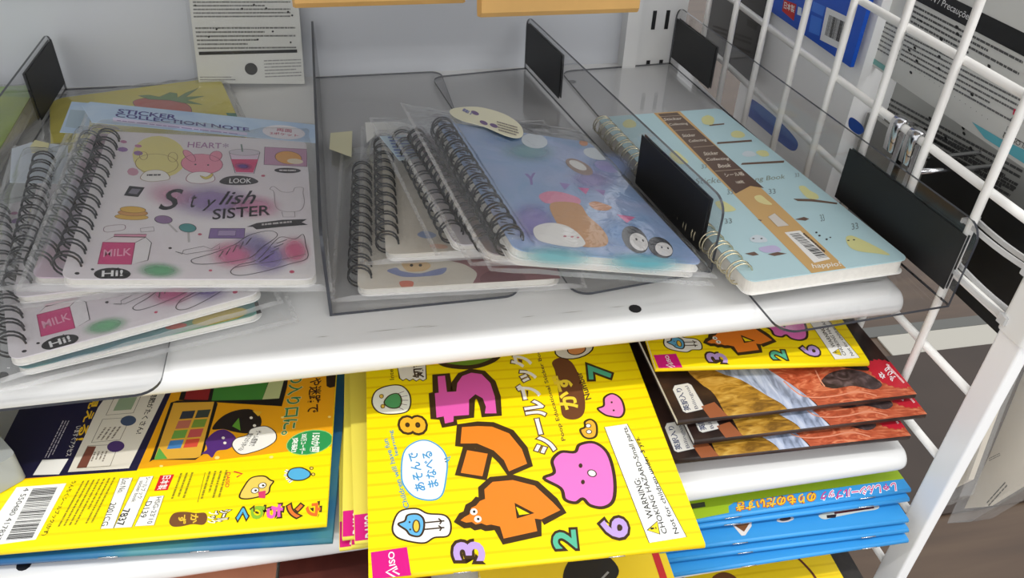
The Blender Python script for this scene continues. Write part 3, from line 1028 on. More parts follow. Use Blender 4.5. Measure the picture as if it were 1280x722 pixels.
# the second pearl notebook carries the same print
rC = notebook('C', 'lower front-left notebook showing a second milk carton and Hi! badge, turned slightly', PEARL, WIRE_BLACK, (0.014, 0.008, 0.010, 0.010), seed=8)
for ch in [c for c in rA.children if c.name.startswith('printed_')]:
    c2 = ch.copy()
    COL.objects.link(c2)
    c2.parent = rC
    c2.scale = (0.972, 1.0, 0.9)
rD = notebook('D', 'bottom left notebook with blue green cover showing only its front edge', TEALC, None, (0.010, 0.016, 0.010, 0.006), seed=9)
a = Art(rD, 0.0040)
a.poly((30, 28, 32), [(107.42,9.72),(116.01,11.18),(114.34,-0.52),(106.78,-0.98)], 1)
a.ell((196, 176, 84), [(89.77,4.9),(103.01,4.19),(90.64,10.55)], 1)
a.ell((190, 80, 70), [(69.09,5.35),(74.09,4.42),(69.33,7.56)], 1)
a.done('printed_shapes', split=True)

rE = notebook('E', 'soft yellow pad with a strawberry print at the back left', YELC, None, (0.006, 0.006, 0.006, 0.008), seed=10, corner=0.012, name='yellow_pad')
a = Art(rE, 0.0040)
a.shape((196, 84, 70), [(55.69,142.68),(67.24,147.16),(81.67,140.61),(89.86,129.63),(93.7,115.39),(88.37,102.61),(64.43,116.71)], 1, (90, 60, 40), .5)
a.shape((112, 148, 84), [(60.33,154.03),(67.71,152.3),(74.66,145.92),(82.93,151.91),(87.3,148.08),(86.89,139.68),(93.89,146.67),(103.5,152.91),(92.92,138.97),(105.98,135.61),(93.01,132.08),(102.74,119.55),(89.68,128.15),(81.22,136.57),(66.96,144.11)], 2, (60, 80, 50), .5, smooth=False)
a.done('printed_strawberry')
a.poly((72, 140, 118), [(115.78,99.41),(149.19,84.07),(150.82,73.66),(116.04,89.51)], 1)
a.done('printed_corner')

F_GREEN = mottled('lime_green_cover', (128, 170, 40), (150, 190, 50), (176, 206, 84), 20, 0.4)
POSE['F'] = (-0.352, 0.452, 1.0130, 2.0, 0, 0, 0.130, 0.176, 0.010)
notebook('F', 'lime green pad at the left edge, beyond the far left divider', F_GREEN, None, (0.004, 0.004, 0.004, 0.004), seed=11, name='green_pad', group='loose pads')

# ------------------------------------------------------------------ middle stack
CREAM = mottled('cream_cover', (214, 206, 192), (220, 214, 202), (226, 220, 208), 22, 0.4)
n1 = notebook('N1', 'bottom notebook of the middle stack with a dusty pink animal on its cover', CREAM, WIRE_BLACK, (0.014, 0.014, 0.006, 0.030), seed=21)
a = Art(n1, 0.0045)
a.shape((150, 108, 112), [(50.82,23.7),(58.24,17.41),(63.7,8.7),(60.34,-1.55),(63.55,-7.5),(103.25,-9.24),(110.51,4.33),(106.19,15.79),(90.85,21.46)], 1)
a.ell((128, 90, 96), [(77,2.11),(89.35,0.95),(78.2,11.43)], 1.5)
a.poly((34, 28, 28), [(22.37,25.74),(34.21,25.22),(33.32,23.05),(23.25,23.42)], 1)
for p in ([(28.93,19.57),(29.86,19.48),(28.98,20.94)], [(33.76,19.12),(34.7,19.03),(33.83,20.5)]): a.ell((40, 30, 30), p, 2, n=10)
a.shape((214, 184, 140), [(23.88,23.36),(33.35,23.89),(39.42,19.15),(36.01,13.99),(26.72,14.31)], .5)
a.shape((140, 150, 190), [(15.63,15.88),(20.62,18.14),(23.63,14.6),(32.8,11.59),(40.69,14.09),(47.68,15.63),(45.09,9.9),(35.74,8.64),(25.01,9.11),(18.96,12.34)], .8)
a.shape((214, 128, 110), [(21.82,4.17),(25.21,5.67),(29.4,3.97),(27.98,-1.57),(24.35,-2.24)], 1)
a.done('printed_animal')
header(n1, [(-21.12,162.04),(-21.37,186.49),(-6.25,188.65),(-6.02,149.08)], solid('cream_header', (226, 222, 186), 0.4), 0.0048)

n2 = notebook('N2', 'cream notebook second from the bottom of the middle stack, with a small blue fish', CREAM, WIRE_BLACK, (0.014, 0.010, 0.005, 0.028), seed=22)
a = Art(n2, 0.0045)
a.shape((150, 164, 196), [(18,18.32),(21.25,21.62),(25.72,20.28),(28.69,16.38),(25.29,13.73),(20.54,14.79)], 1)
a.ell((222, 180, 160), [(29.15,5.18),(34.14,4.12),(29.32,7.48)], 1)
a.done('printed_fish', split=True)
header(n2, [(-9.64,133.8),(-10.75,166.28),(12.94,165.85),(26.43,153.11),(21.8,139.95),(-3.38,146.43)], solid('white_header', (226, 226, 222), 0.4), 0.0048)
n3 = notebook('N3', 'notebook in the middle of the stack with a striped blue header, under three others', PEARL, WIRE_BLACK, (0.012, 0.006, 0.006, 0.030), seed=23)
h3 = header(n3, [(-12.69,130.58),(4.82,134.21),(10,101.68),(-7.77,96.38)], solid('ice_blue_header', (196, 214, 226), 0.4), 0.0046)
a = Art(n3, 0.0050, clip=False)
a.bars((110, 130, 190), [(-7.75,129.14),(-8.31,97.92),(8.04,130.02)], 7, 3, 1, .3, .6)
a.done('header_stripes')
n4 = notebook('N4', 'dark-edged notebook third from the top of the middle stack', mottled('grey_violet_cover', (150, 140, 150), (170, 160, 166), (186, 178, 180), 20, 0.4), WIRE_BLACK, (0.012, 0.006, 0.006, 0.020), pitch=0.0078, gap=0.0022, ring_r=0.0052, seed=24)
n5 = notebook('N5', 'notebook directly beneath the penguin notebook, its corner print showing black', PEARL, WIRE_BLACK, (0.014, 0.006, 0.010, 0.024), seed=25)
a = Art(n5, 0.0040)
a.ell((30, 26, 28), [(19.86,1.36),(26.75,1.17),(21.05,4.48)], 1)
a.done('printed_spot')

SEA = mottled('watercolour_blue_cover', (128, 164, 206), (150, 172, 212), (168, 182, 218), 24, 0.35, 1.2)
n6 = notebook('N6', 'uppermost middle notebook with blue watercolour cover of penguins, seal and walrus', SEA, WIRE_BLACK, (0.016, 0.006, 0.008, 0.030), seed=26)
a = Art(n6, 0.0050)
for c, p, s in (((150, 140, 205), [(21.36,30.78),(37.77,30.52),(31.4,57.8)], .8), ((120, 195, 205), [(21.05,-2.8),(48.35,-2.09),(26.18,9.99)], .9), ((90, 185, 200), [(70.09,-2.27),(102.86,-1.45),(78.85,10.9)], .9),
                ((96, 146, 205), [(68.69,26.36),(84.55,25.72),(80.39,50.55)], .9), ((120, 175, 180), [(52.18,124.22),(78.22,129.37),(60.12,146.02)], .7), ((125, 150, 205), [(105.41,115.46),(127.57,116.81),(119.51,145.36)], .8),
                ((168, 150, 205), [(82.35,91.96),(103.93,94.98),(91.28,111.9)], .6), ((90, 150, 205), [(42.21,140.56),(63.79,144.89),(49,160.79)], .5)):
    a.blob(c, p, s)
a.done('printed_washes', split=True)
a.shape((222, 138, 170), [(35.58,61.99),(44.47,68.99),(53.59,69.17),(61.43,63.85),(56.94,55.51),(43.99,54.34),(35.92,53.75)], 1)
a.shape((196, 142, 84), [(39.26,53.42),(57.57,56.97),(57.88,43.26),(60.37,31.15),(59.05,18.96),(52.58,10.57),(38.49,8.64),(36.13,18.48),(34.19,29.93)], 1.5)
a.done('printed_walrus')
a.shape((232, 232, 230), [(19.02,24.5),(29.5,30.65),(38.91,29.2),(42.98,20.96),(41.88,10.78),(32.85,6.77),(18.18,9.68),(15.64,15.41)], 2.2)
for p in ([(33.25,17.48),(34.3,17.63),(33.63,18.39)], [(37.37,17.51),(38.42,17.67),(37.75,18.43)], [(40.63,17.42),(41.51,17.55),(41.02,18.34)]): a.ell((190, 90, 110), p, 3, n=8)
a.done('printed_seal')
for cx in ([(76.4,20.99),(83.74,19.47),(82.33,35.8)], [(88.83,14.43),(96.18,13.52),(93.84,25.83)]):
    a.ell((34, 34, 40), cx, 2)
    o = Vector(cx[0]); e1 = Vector(cx[1]) - o; e2 = Vector(cx[2]) - o
    a.ell((230, 228, 226), [tuple(o + e1 * .25 - e2 * .15), tuple(o + e1 * .95 - e2 * .1), tuple(o + e1 * .25 + e2 * .5)], 3)
    for k in (0.0, 0.5): a.ell((30, 28, 30), [tuple(o + e1 * (.1 + k)), tuple(o + e1 * (.18 + k)), tuple(o + e1 * (.1 + k) + e2 * .1)], 3.8, n=8)
a.done('printed_penguins', split=True)
a.shape((206, 140, 90), [(65.13,58.43),(70.94,62.3),(75.72,60.49),(79.39,57.09),(73.63,51.98),(66.26,51.94)], 1)
a.poly((220, 110, 160), [(78.49,48.55),(90.06,47.29),(80.36,39.13)], 1)
a.done('printed_fish', split=True)
for c, p in (((150, 126, 190), [(56.13,82.23),(63.58,82.08),(56.18,73.24)]), ((210, 100, 160), [(66.75,78.4),(74.64,79.03),(68.45,70.17)]), ((160, 130, 190), [(77.93,78.64),(85.37,78.77),(80.73,71.29)])): a.poly(c, p, 1)
a.done('printed_flags', split=True)
a.ell((150, 124, 112), [(80.99,109.3),(88.68,105.19),(84.34,120.44)], 1)
a.ell((226, 224, 220), [(80.83,111.29),(85.67,108.46),(82.65,117.91)], 1.6)
for p in ([(62.86,142.39),(72.31,142.98),(67.6,155.15)], [(104.62,134.49),(114.16,134.01),(108.51,144.51)]): a.ell((214, 222, 228), p, 1)
a.ell((214, 140, 90), [(101.92,150.37),(105.23,150.42),(104.25,155.7)], 1.5)
a.ell((136, 130, 196), [(103.02,114.86),(110.86,112.68),(106.56,123.32)], 1)
a.text('Y', [(31.82,73.22),(40.29,76.87),(36.49,88.69)], (130, 110, 180), 1, .03)
a.done('printed_small_animals', split=True)
LABELC = solid('cream_label', (228, 224, 196), 0.4)
header(n6, catmull([(15.73,173.04),(35.68,183.15),(52.44,177.26),(58.5,161.55),(54.89,144.42),(47.9,137.04),(39.71,138.93),(29.26,148.91),(16.18,153.63),(11.05,162.89)], 4), LABELC, 0.0072)
a = Art(n6, 0.0075, clip=False)
for p in ([(29.83,170.36),(32.32,169.32),(30.72,174.04)], [(31.11,154.93),(33.55,153.9),(31.99,158.43)], [(37.21,152.36),(39.65,151.33),(38.12,155.85)]): a.ell((110, 84, 130), p, 1, n=12)
a.words((140, 130, 120), [(42.42,162.36),(54.9,157.13),(37.72,143.58)], 4, 5)
a.bars((120, 124, 170), [(21.11,171.12),(26.06,164.33),(23.87,175.95)], 4, 2)
a.done('header_print')

# ------------------------------------------------------------------ bird notebook
SKY = solid('powder_blue_cover', (182, 212, 218), 0.5, noise=0.03, nscale=20)
rb = notebook('bird', 'pale blue bird notebook with gold rings and a kraft paper band', SKY, WIRE_GOLD, None, ring_r=0.0066, pitch=0.0098, corner=0.005, back=PAPER)
T = 0.0090
a = Art(rb, T)
a.poly((206, 166, 104), [(46.14,215.8),(67.88,215.59),(59.79,-4.86),(38.02,-2.46)], .5)
a.done('kraft_band', 'kraft paper band')
BRN = (88, 62, 44)
a.poly(BRN, [(48.67,213.61),(64.64,213.77),(65.02,92.04),(57.77,96.44),(43,88.99)], 1.2)
for i, p in enumerate(([(47.98,201.08),(62.96,200.71),(48.38,205.56)], [(48.08,191.02),(62.86,190.59),(48.49,195.94)], [(48.52,172.15),(58.86,171.84),(49.15,176.78)], [(49.03,162.25),(62.83,162.26),(49.67,167.26)],
                       [(49.54,142.33),(60.55,141.7),(50.62,147.47)], [(47.05,133.3),(63.65,132.01),(48.09,138.3)], [(50.03,123.48),(59.69,122.98),(51.1,128.79)], [(48.24,110.4),(62.06,109.89),(49.09,115.99)], [(50.66,100.41),(56.14,100.17),(51.48,104.97)])):
    a.text(('Sticker', 'Collecting', 'Sticker', 'Collecting', 'Sticker', 'Collecting', 'Book', 'シール帳', '168枚')[i], p, (226, 214, 196), 2, 0.01, 0 if i > 6 else .3)
for p in ([(47.78,208.54),(65.26,207.8)], [(47.58,183.48),(64.06,183.22)], [(47.89,155.4),(63.99,155.41)], [(45.08,119.46),(64.1,118.93)]): a.line((206, 186, 160), p, .5, 2)
a.done('band_title')
a.shape((226, 214, 150), [(52.64,82.97),(57.66,83.99),(58.3,77.8),(58.34,71.84),(54.08,72.71),(51.38,77.21)], 2)
a.shape((214, 206, 196), [(47.26,58.81),(53.9,61.95),(54.13,55.52),(54.6,46.99),(46.77,47.19)], 2, (180, 150, 100), .4, smooth=False)
a.poly((236, 234, 230), [(47.23,40.7),(57.59,40.63),(56.75,9.83),(45.46,8.5)], 2)
a.bars((36, 34, 36), [(48.95,38.23),(50.49,11.2),(55.22,38.3)], 26, 7, 3, .25, .85)
a.words((90, 70, 50), [(58.74,38.26),(59.23,17.72),(56.6,36.61)], 1, 9, 3, .7, .2, 12)
a.text('happio!', [(41.09,2.63),(58.3,1.3),(43.18,8.05)], (236, 232, 224), 2, .01)
a.done('band_barcode')
BRANCH = (104, 76, 58)
for i, p in enumerate(([(77.06,186.39),(89.61,186.94),(90.75,188.99),(78.43,188.93)], [(67.45,157.31),(94.76,156.36),(95.98,159.26),(79.79,159.64),(68.98,160.09)], [(67.46,124.72),(98.62,122),(100.94,124.88),(84.4,126.15),(69.55,127.11)], [(75.88,75.84),(87.51,73.07),(100.81,65.54),(99.57,63.8),(85.59,70.24),(76.98,72.4)],
                       [(39.68,57.79),(41.88,56.22),(40.16,55.11)], [(61.95,52.77),(69.35,54.21),(71.25,51.58),(67.68,50.09)], [(12.3,25.28),(18.51,25.88),(19.39,22.45),(15.43,22.35)], [(24.59,21.97),(31.4,22.76),(35.73,20.2),(27.34,19.44)])):
    a.poly(BRANCH, p, 1)
a.done('printed_branches', split=True)
YB, WB = (216, 214, 150), (206, 216, 222)
for c, q in ((YB, [(86.84,172.07),(92.51,175.37),(95.98,172.57),(94.87,166.33),(89.51,163.6),(84.68,166.06)]), (WB, [(76.56,139.16),(81.97,143.05),(86.26,141.25),(85.28,135.56),(77.76,135.05)]), (YB, [(87.92,139.95),(93.09,142.45),(96.68,140.28),(94.41,133.83),(88.83,133.43)]),
             (YB, [(78.12,200.34),(85.69,204.82),(87.57,198.68),(80.76,188.52),(74.8,190.7)]), (YB, [(88.09,88.28),(92.79,89.47),(93.1,83.06),(94.51,77.37),(91.47,72.27),(85.49,75.1)]), (YB, [(79.66,27.52),(84.17,29.35),(86.99,25.95),(90.79,16.92),(93.52,6.35),(86.9,9.1),(77.9,13.68),(75.69,19.15)]),
             (YB, [(15.19,202.41),(22.69,208.37),(25.42,202.26),(21.54,194.68),(14.35,194.87)]), (YB, [(26.17,147.72),(33.07,153.22),(34.19,143.8),(33.39,134.52),(26.08,134.53)]), (YB, [(23.98,80.83),(29.56,82.45),(31.98,77.23),(32.24,70.22),(23.93,70.42)]),
             (WB, [(23.26,38.86),(29.03,41.77),(32.76,38.55),(31.24,33.76),(23.78,34.68)]), ((190, 180, 214), [(23.22,28.79),(33.47,29.24),(33.69,23.24),(24.08,23.7)])):
    a.shape(c, q, 1.6)
for p in ([(79.39,24.81),(80.12,24.66),(79.82,25.41)], [(83.11,24.71),(83.84,24.55),(83.54,25.3)], [(25.4,38.41),(26.11,38.25),(25.76,39.01)], [(30.05,37.41),(30.76,37.26),(30.41,38.02)]): a.ell((60, 50, 46), p, 2.4, n=8)
a.done('printed_birds', split=True)
for i, p in enumerate(([(37.97,124.45),(42.76,124.88),(39.78,130.05)], [(37.09,88.96),(41.81,88.82),(39.22,95.11)], [(17.45,56.95),(22.95,56.53),(18.89,62.49)], [(63.89,84.37),(69.28,83.7),(66.13,90.56)], [(76.44,47.16),(79.95,47.53),(79.64,54.34)], [(89.14,34.67),(94.73,34.93),(92.23,41.27)], [(93.91,101.42),(97.76,101.56),(96.18,106.34)])):
    a.text('33', p, (112, 128, 130), 1.5, 0, .3)
a.text('Sticker', [(23.69,105.77),(45.54,103.99),(25.93,113.04)], (120, 130, 122), .4, 0, .4)
a.text('ng Book', [(63.68,99.54),(86.51,99.36),(66.23,106.86)], (130, 136, 112), .4, 0, .4)
for p in ([(66.08,36.7),(66.82,36.55),(66.72,37.63)], [(65.82,33.25),(66.55,33.09),(66.45,34.16)], [(67.5,28.73),(68.23,28.58),(68.13,29.63)], [(70.95,30.07),(71.5,29.95),(71.37,30.67)]): a.ell((50, 44, 44), p, 1, n=8)
a.done('printed_notes', kind='stuff')

# ------------------------------------------------------------------ centre yellow book
YELLOW = waved('yellow_cover', (252, 226, 2), (238, 204, 0), 42)
OUT = (62, 44, 24)
MAG = (214, 20, 130)

def yellow_print(root, t):
    a = Art(root, t)
    # corner logo
    a.poly(MAG, [(1.15,13.86),(17.87,14.84),(20.13,-12.57),(2.56,-13.07)], 1)
    a.text('D', [(13.58,-7.28),(13.29,-3.29),(7.95,-7.44)], (244, 236, 240), 2, .02)
    a.line((244, 236, 240), [(13.8,-1.68),(7.93,2.87),(12.85,5.21)], .9, 2)
    a.line((244, 236, 240), [(13.9,1),(10.96,3.03),(13.12,4.15)], .8, 2)
    a.text('ISO', [(12.27,5.97),(11.92,13.36),(9.37,5.61)], (244, 236, 240), 2, .02)
    a.done('corner_logo')
    # big letters
    a.shape((112, 150, 44), [(43.27,136.25),(48.23,133.11),(58.46,130.99),(68.08,132.49),(77.28,138.01),(79.01,146.86),(62.77,151.45),(47.27,146.55),(42.58,140.84)], 1, OUT, 3.4)
    a.shape((226, 92, 178), [(39.18,126.03),(46.39,126.23),(46.63,112.59),(48.68,112.95),(49.87,119.3),(53.74,125.41),(60.23,128.02),(67.29,125.9),(71.94,117.52),(73.2,106.19),(72.16,92.58),(63.3,92.8),(63.84,98.96),(62.95,104.98),(60.81,107.37),(58.43,104.87),(56.81,92.78),(47.77,92.37),(47.61,88.52),(40.96,87.52),(40.35,93.09),(36,93.26),(36.36,112.18),(38.59,112.52)], 1.2, OUT, 3.4, smooth=False)
    a.done('printed_pink_letter')
    a.shape((240, 132, 38), [(51.02,70.84),(64.02,66.57),(58.85,50.33),(45.56,54.48)], 1.2, OUT, 3.4, smooth=False)
    a.shape((240, 132, 38), [(49.54,86.61),(59.64,87.05),(67.76,85.76),(77.01,79.58),(82.44,67.64),(83.44,56.36),(71.5,51.76),(68.82,60.07),(64.72,66.5),(57,71.82),(47.37,73.48)], 2, OUT, 3.4, smooth=False)
    a.done('printed_orange_letter', split=True)
    a.shape((240, 132, 38), [(42.55,26.37),(45.14,29.55),(47.55,30.64),(48.93,34.42),(51.73,35.7),(54.02,38.26),(56.06,38.44),(56.42,44.32),(62.17,49.34),(73.41,49.43),(84.75,44.44),(92.19,33.36),(95.21,26.25),(83.88,21.27),(81.87,23.03),(81.14,15.13),(63.23,12.68),(61.37,20.32),(58.53,21.01),(55.92,20.92),(53.81,22.28),(50.84,21.86),(49.08,23.56),(46.15,23.5)], 1.2, OUT, 3.4, smooth=False)
    a.shape((252, 226, 6), [(72.08,32.72),(79.51,26.78),(72.33,25.62)], 2.2, OUT, 2.4, smooth=False)
    for p, q in (([(51.19,30.83),(52.98,30.64),(51.4,32.77)], [(51.35,30.82),(52,30.75),(51.44,31.59)]), ([(52.66,26.41),(54.44,26.22),(52.88,28.32)], [(52.82,26.4),(53.47,26.32),(52.91,27.16)])):
        a.ell((245, 245, 240), p, 3)
        a.ell((30, 24, 20), q, 3.8, n=10)
    a.done('printed_orange_letter', split=True)
    # balloon
    a.line((70, 160, 210), [(39.55,64.63),(42.81,66.07),(41.54,63.55),(39.75,62.86)], .8, 1)
    a.shape((240, 246, 250), [(17.08,55.77),(18.74,70.76),(24.65,77.39),(31.76,78.05),(38.4,72.12),(40.85,63.62),(39.13,51.35),(36.38,42.37),(31.21,39.9),(23.6,42.32),(18.93,48.3)], 1, (70, 160, 210), .8)
    a.text('あそんで', [(28.98,46.21),(26.06,71.13),(23.61,45.56)], (60, 150, 208), 2.5, .02)
    a.text('まなべる', [(35.48,47.99),(33.4,71.05),(30.04,47.12)], (60, 150, 208), 2.5, .02)
    a.text('Children will have fun', [(20.19,36.73),(10.75,81.55),(17.57,36.24)], (60, 150, 190), 1, .01)
    a.text('learning', [(16.63,70.09),(13.93,87.29),(14.19,69.45)], (60, 150, 190), 1, .01)
    a.done('printed_balloon')
    # bird sticker
    a.shape((242, 242, 238), [(11.58,26.55),(15.08,34.75),(23.24,35.82),(28.72,32.3),(36.73,30.46),(39.38,25.38),(37.68,18.83),(30.97,18.47),(26.08,16.09),(18.33,18.04),(12.97,21.2)], 1, OUT, .9)
    a.shape((100, 180, 226), [(14.32,27.75),(17.58,29.29),(19.01,32.39),(23.87,32.44),(26.57,29.07),(26.22,23.44),(23.95,19.98),(19.75,21.18),(17.98,23.98)], 1.8, OUT, 1.0)
    a.ell((236, 196, 70), [(22.84,25.69),(24.43,25.51),(23.03,29.08)], 2.6, OUT, .6)
    for q in ([(26.46,27.18),(36.46,27.23)], [(25.9,23.47),(36.15,23.47)], [(33.67,28.87),(35.16,27.18),(34.07,25.59)], [(33.37,24.91),(34.86,23.43),(33.78,21.86)]): a.line(OUT, q, .8, 2)
    for p in ([(19.78,28.29),(20.26,28.24),(19.81,28.86)], [(19.89,24.14),(20.37,24.09),(19.92,24.69)]): a.ell(OUT, p, 3, n=8)
    a.done('printed_bird_sticker')
    # green sticker
    a.shape((236, 238, 228), [(3.04,107.87),(5.2,116.62),(12.78,120.36),(20.27,119.13),(24.21,110.93),(22.59,100.47),(14.85,98.51),(6.74,100.53)], 1, OUT, .8)
    a.shape((82, 160, 100), [(9.63,107.23),(12.55,112.56),(17.24,113.66),(19.28,108.84),(17.77,103.43),(13.18,103.13)], 2, OUT, .7)
    for p in ([(8.28,112.45),(9.39,112.35),(8.31,113.99)], [(8.84,104.8),(9.93,104.69),(8.87,106.3)]): a.ell((226, 190, 80), p, 2, OUT, .4, 10)
    for q in ([(17.61,113.63),(21.04,115.12)], [(18.62,110.95),(22.75,111.59)], [(18.52,108.4),(22.95,107.98)], [(18.05,105.92),(22.05,104.52)], [(16.86,103.52),(20.06,101.22)]): a.line((240, 240, 235), q, 1.6, 1.8); a.line(OUT, q, .35, 2.4)
    a.done('printed_green_sticker')
    a.shape((236, 234, 226), [(18.04,135.05),(18.83,125.67),(20.65,123.61),(22.62,125.04),(24.43,122.99),(26.41,124.42),(28.21,122.37),(30.22,124.07),(32.02,122.28),(34.03,123.71),(34.43,135.79)], 1, OUT, .7, smooth=False)
    a.text('知育', [(32.95,124.89),(33.18,141),(26.25,124.98)], OUT, 2, .03)
    a.text('Intellectual', [(15.76,124.88),(14.65,150.16),(13.29,124.84)], OUT, 1)
    a.done('printed_ticket')
    # title column
    a.text('シールブック', [(99.84,63.82),(97.38,139.86),(86.26,62.5)], (242, 238, 232), 2.2, .035, 0, (92, 60, 44), .05)
    a.done('printed_title')
    a.text('Poop Educational Sticker Book', [(106.03,71.02),(103.65,145.22),(103.14,70.38)], (92, 60, 44), 1, .01)
    a.text('Number', [(126.24,99.36),(124.84,121.62),(122.51,98.42)], (92, 60, 44), 1, .02)
    a.shape((110, 66, 40), [(109.52,121.64),(109.22,130.69),(115.61,134.14),(121.13,129.03),(122.97,114.88),(122.24,98.97),(119.16,88.57),(113.41,84.92),(107.35,87.73),(107.69,99.07)], 1)
    a.text('かず', [(117.87,93.23),(117.81,120.88),(106.45,91.81)], (244, 214, 60), 2, .04)
    a.done('printed_subtitle')
    # digits
    for s, p, c in (('8', [(31.39,83.2),(31.41,94.69),(17.56,84.58)], (240, 176, 44)), ('7', [(142.01,113.65),(143.82,125.83),(128.08,114.4)], (80, 176, 140)), ('3', [(53.76,3.36),(54.07,13.7),(38.97,5.03)], (190, 160, 220)),
                    ('2', [(97.81,5.18),(99.01,15.42),(86.25,5.75)], (90, 186, 150)), ('6', [(123.82,7.79),(125.79,19.01),(110.41,10.03)], (190, 160, 220))):
        a.text(s, p, c, 2.2, .03, 0, OUT, .07)
    a.done('printed_digits', split=True)
    # swirl stickers
    for c, q in (((236, 130, 196), [(127.92,91.5),(131.87,93.41),(133.72,99.43),(139.11,102.07),(143.09,97.49),(142.77,88.79),(139.23,84.11),(134.09,85.11),(130.69,86.94)]), ((238, 178, 56), [(114.78,77.25),(117.77,78.88),(118.62,82.68),(122.35,84.04),(124.49,80.15),(122.73,72.64),(118.92,70.66),(115.59,72.41)]),
                 ((236, 120, 200), [(89.05,47.15),(95.06,50.16),(95.48,57.98),(101.18,63.23),(108.65,62.46),(112.22,67.14),(120.46,67.7),(125.95,59.79),(125.73,44.37),(121.9,30.58),(115.69,26.41),(109.27,28.31),(106.46,32.64),(102.25,30.67),(97.3,33.22),(96.59,40.06)])):
        a.shape(c, q, 1, OUT, 1.8 if c[2] == 200 else 1.2)
    for p in ([(109.73,53.2),(110.78,53.09),(110.06,54.71)], [(108.69,42.76),(109.72,42.65),(109.01,44.21)], [(137.06,95.47),(137.64,95.42),(137.25,96.23)], [(136.7,89.38),(137.27,89.32),(136.89,90.12)]): a.ell(OUT, p, 2, n=10)
    a.ell((244, 240, 236), [(114.58,47.69),(116.74,47.03),(115.06,49.8)], 2, OUT, .6, 12)
    for p in ([(119.83,79.64),(121.31,79.49),(120.15,81.07)], [(119.24,75.37),(120.71,75.22),(119.56,76.77)]): a.ell((250, 250, 245), p, 2, OUT, .5, 10)
    a.ell((230, 226, 214), [(124.88,140.95),(136.98,141.67),(122.45,132.37)], 1, OUT, .9)
    a.ell((226, 150, 90), [(126.19,140.24),(131.85,140.33),(124.99,135.63)], 2, OUT, .7)
    a.done('printed_swirls', split=True)
    # warning label
    a.shape((244, 244, 240), [(128.48,77.81),(141.71,78.93),(152.06,5.41),(132.83,4.19)], 1, (60, 56, 50), .35, smooth=False)
    a.text('WARNING:', [(139.2,17.94),(138.4,42.18),(135.99,17.51)], (40, 38, 36), 2, .01)
    a.text('CHOKING HAZARD-Small parts.', [(144.23,8.54),(141.71,77.47),(140.73,8.17)], (40, 38, 36), 2, .01)
    a.text('Not for children under 3 yrs.', [(149.81,7.92),(146.33,69.32),(146.63,7.52)], (40, 38, 36), 2, .01)
    a.shape((240, 214, 40), [(133.84,11.2),(140.25,15.68),(139.42,8.31)], 2, (40, 38, 36), .6, smooth=False)
    a.text('!', [(138.6,11.25),(138.82,12.56),(135.53,11.2)], (40, 38, 36), 3)
    a.done('warning_label', 'white choking hazard label')

ry = booklet('yc', 'bright yellow sticker book with large orange and pink letters, front centre', YELLOW, 'yellow sticker books', staples=((.24, .29), (.70, .75)))
yellow_print(ry, POSE['yc'][8])
r2 = booklet('y2', 'yellow sticker book on top of the dark dinosaur books, under the shelf', YELLOW, 'yellow sticker books', staples=())
for ch in [c for c in ry.children if c.name.startswith(('printed_', 'corner_', 'warning_'))]:
    c2 = ch.copy()
    COL.objects.link(c2)
    c2.parent = r2
    c2.scale = (0.8, 0.8, 1)

# a few more of the same book under the centre one
for i, (x, y, z, ya) in enumerate(((-0.0170, 0.2440, 0.9320, -1.0), (-0.0230, 0.2500, 0.9287, -2.5), (-0.0190, 0.2470, 0.9254, -0.5), (-0.0250, 0.2490, 0.9221, -1.5), (-0.0205, 0.2520, 0.9188, -1.0))):
    k = 'ys%d' % i
    POSE[k] = (x, y, z, ya, 0, 0, 0.150, 0.195, 0.0032)
    rr = booklet(k, 'pale yellow sticker book, %s of the five beneath the bright one' % ('topmost', 'second from the top', 'third from the top', 'second from the bottom', 'bottom one')[i],
                 solid('pale_yellow_cover', (236, 222, 90), 0.42), 'yellow sticker books under the centre book', staples=())
    a = Art(rr, 0.0032)
    a.poly(MAG, [(0.3, 0.6), (14, .6), (14, 16), (.3, 16)], 1)
    a.text('DAISO', [(11, 1.5), (11, 15), (5, 1.5)], (244, 236, 240), 2, .02)
    a.done('corner_logo')

# ------------------------------------------------------------------ left yellow book, back cover up
rl = booklet('L', 'yellow and orange sticker book lying back cover up at the lower left', waved('bright_yellow_cover', (255, 232, 3), (246, 218, 2), 42), None, staples=())
a = Art(rl, 0.0035)
a.poly((236, 166, 22), [(16.42,43.27),(89,45.08),(176.02,50.69),(172.36,198.43),(-10.61,192.56)], .5)
a.poly((30, 27, 60), [(-31.51,44.62),(16.16,44.02),(74.11,43.6),(79.49,97.79),(84.81,147.2),(-57.79,142.27)], 1)
a.done('printed_panels')
a.shape((226, 220, 206), [(39.81,45.99),(69.81,45.53),(76.38,98.09),(79.24,124.45),(49.81,124.74),(42.24,92.46)], 1.8, smooth=False)
a.line((120, 110, 96), [(43.51,48.21),(59.98,48.03),(60.43,62.88),(44.76,63.46)], .4, 2.4, True)
a.poly((120, 70, 56), [(43.51,48.21),(48.31,48.1),(49.21,62.61),(44.87,63.05)], 2.4)
a.line((120, 110, 96), [(45.97,65.72),(60.29,66.29),(61.81,82.75),(47.18,82.69)], .4, 2.4, True)
a.line((120, 110, 96), [(48.12,85.81),(62.49,86.13),(63.63,102.06),(49.19,102.08)], .4, 2.4, True)
a.poly((150, 170, 140), [(51.05,88.76),(60.65,88.92),(61.63,98.83),(52.01,98.63)], 2.4)
a.ell((76, 52, 110), [(59.33,61.6),(63.72,61.55),(58.45,65.67)], 2.6)
a.ell((66, 82, 112), [(61.23,80.25),(65.33,80.27),(60.44,84.17)], 2.6)
a.text('問題がたくさん!', [(69.09,101.53),(67.36,69.65),(72.58,101.65)], (40, 36, 40), 2.4, .02)
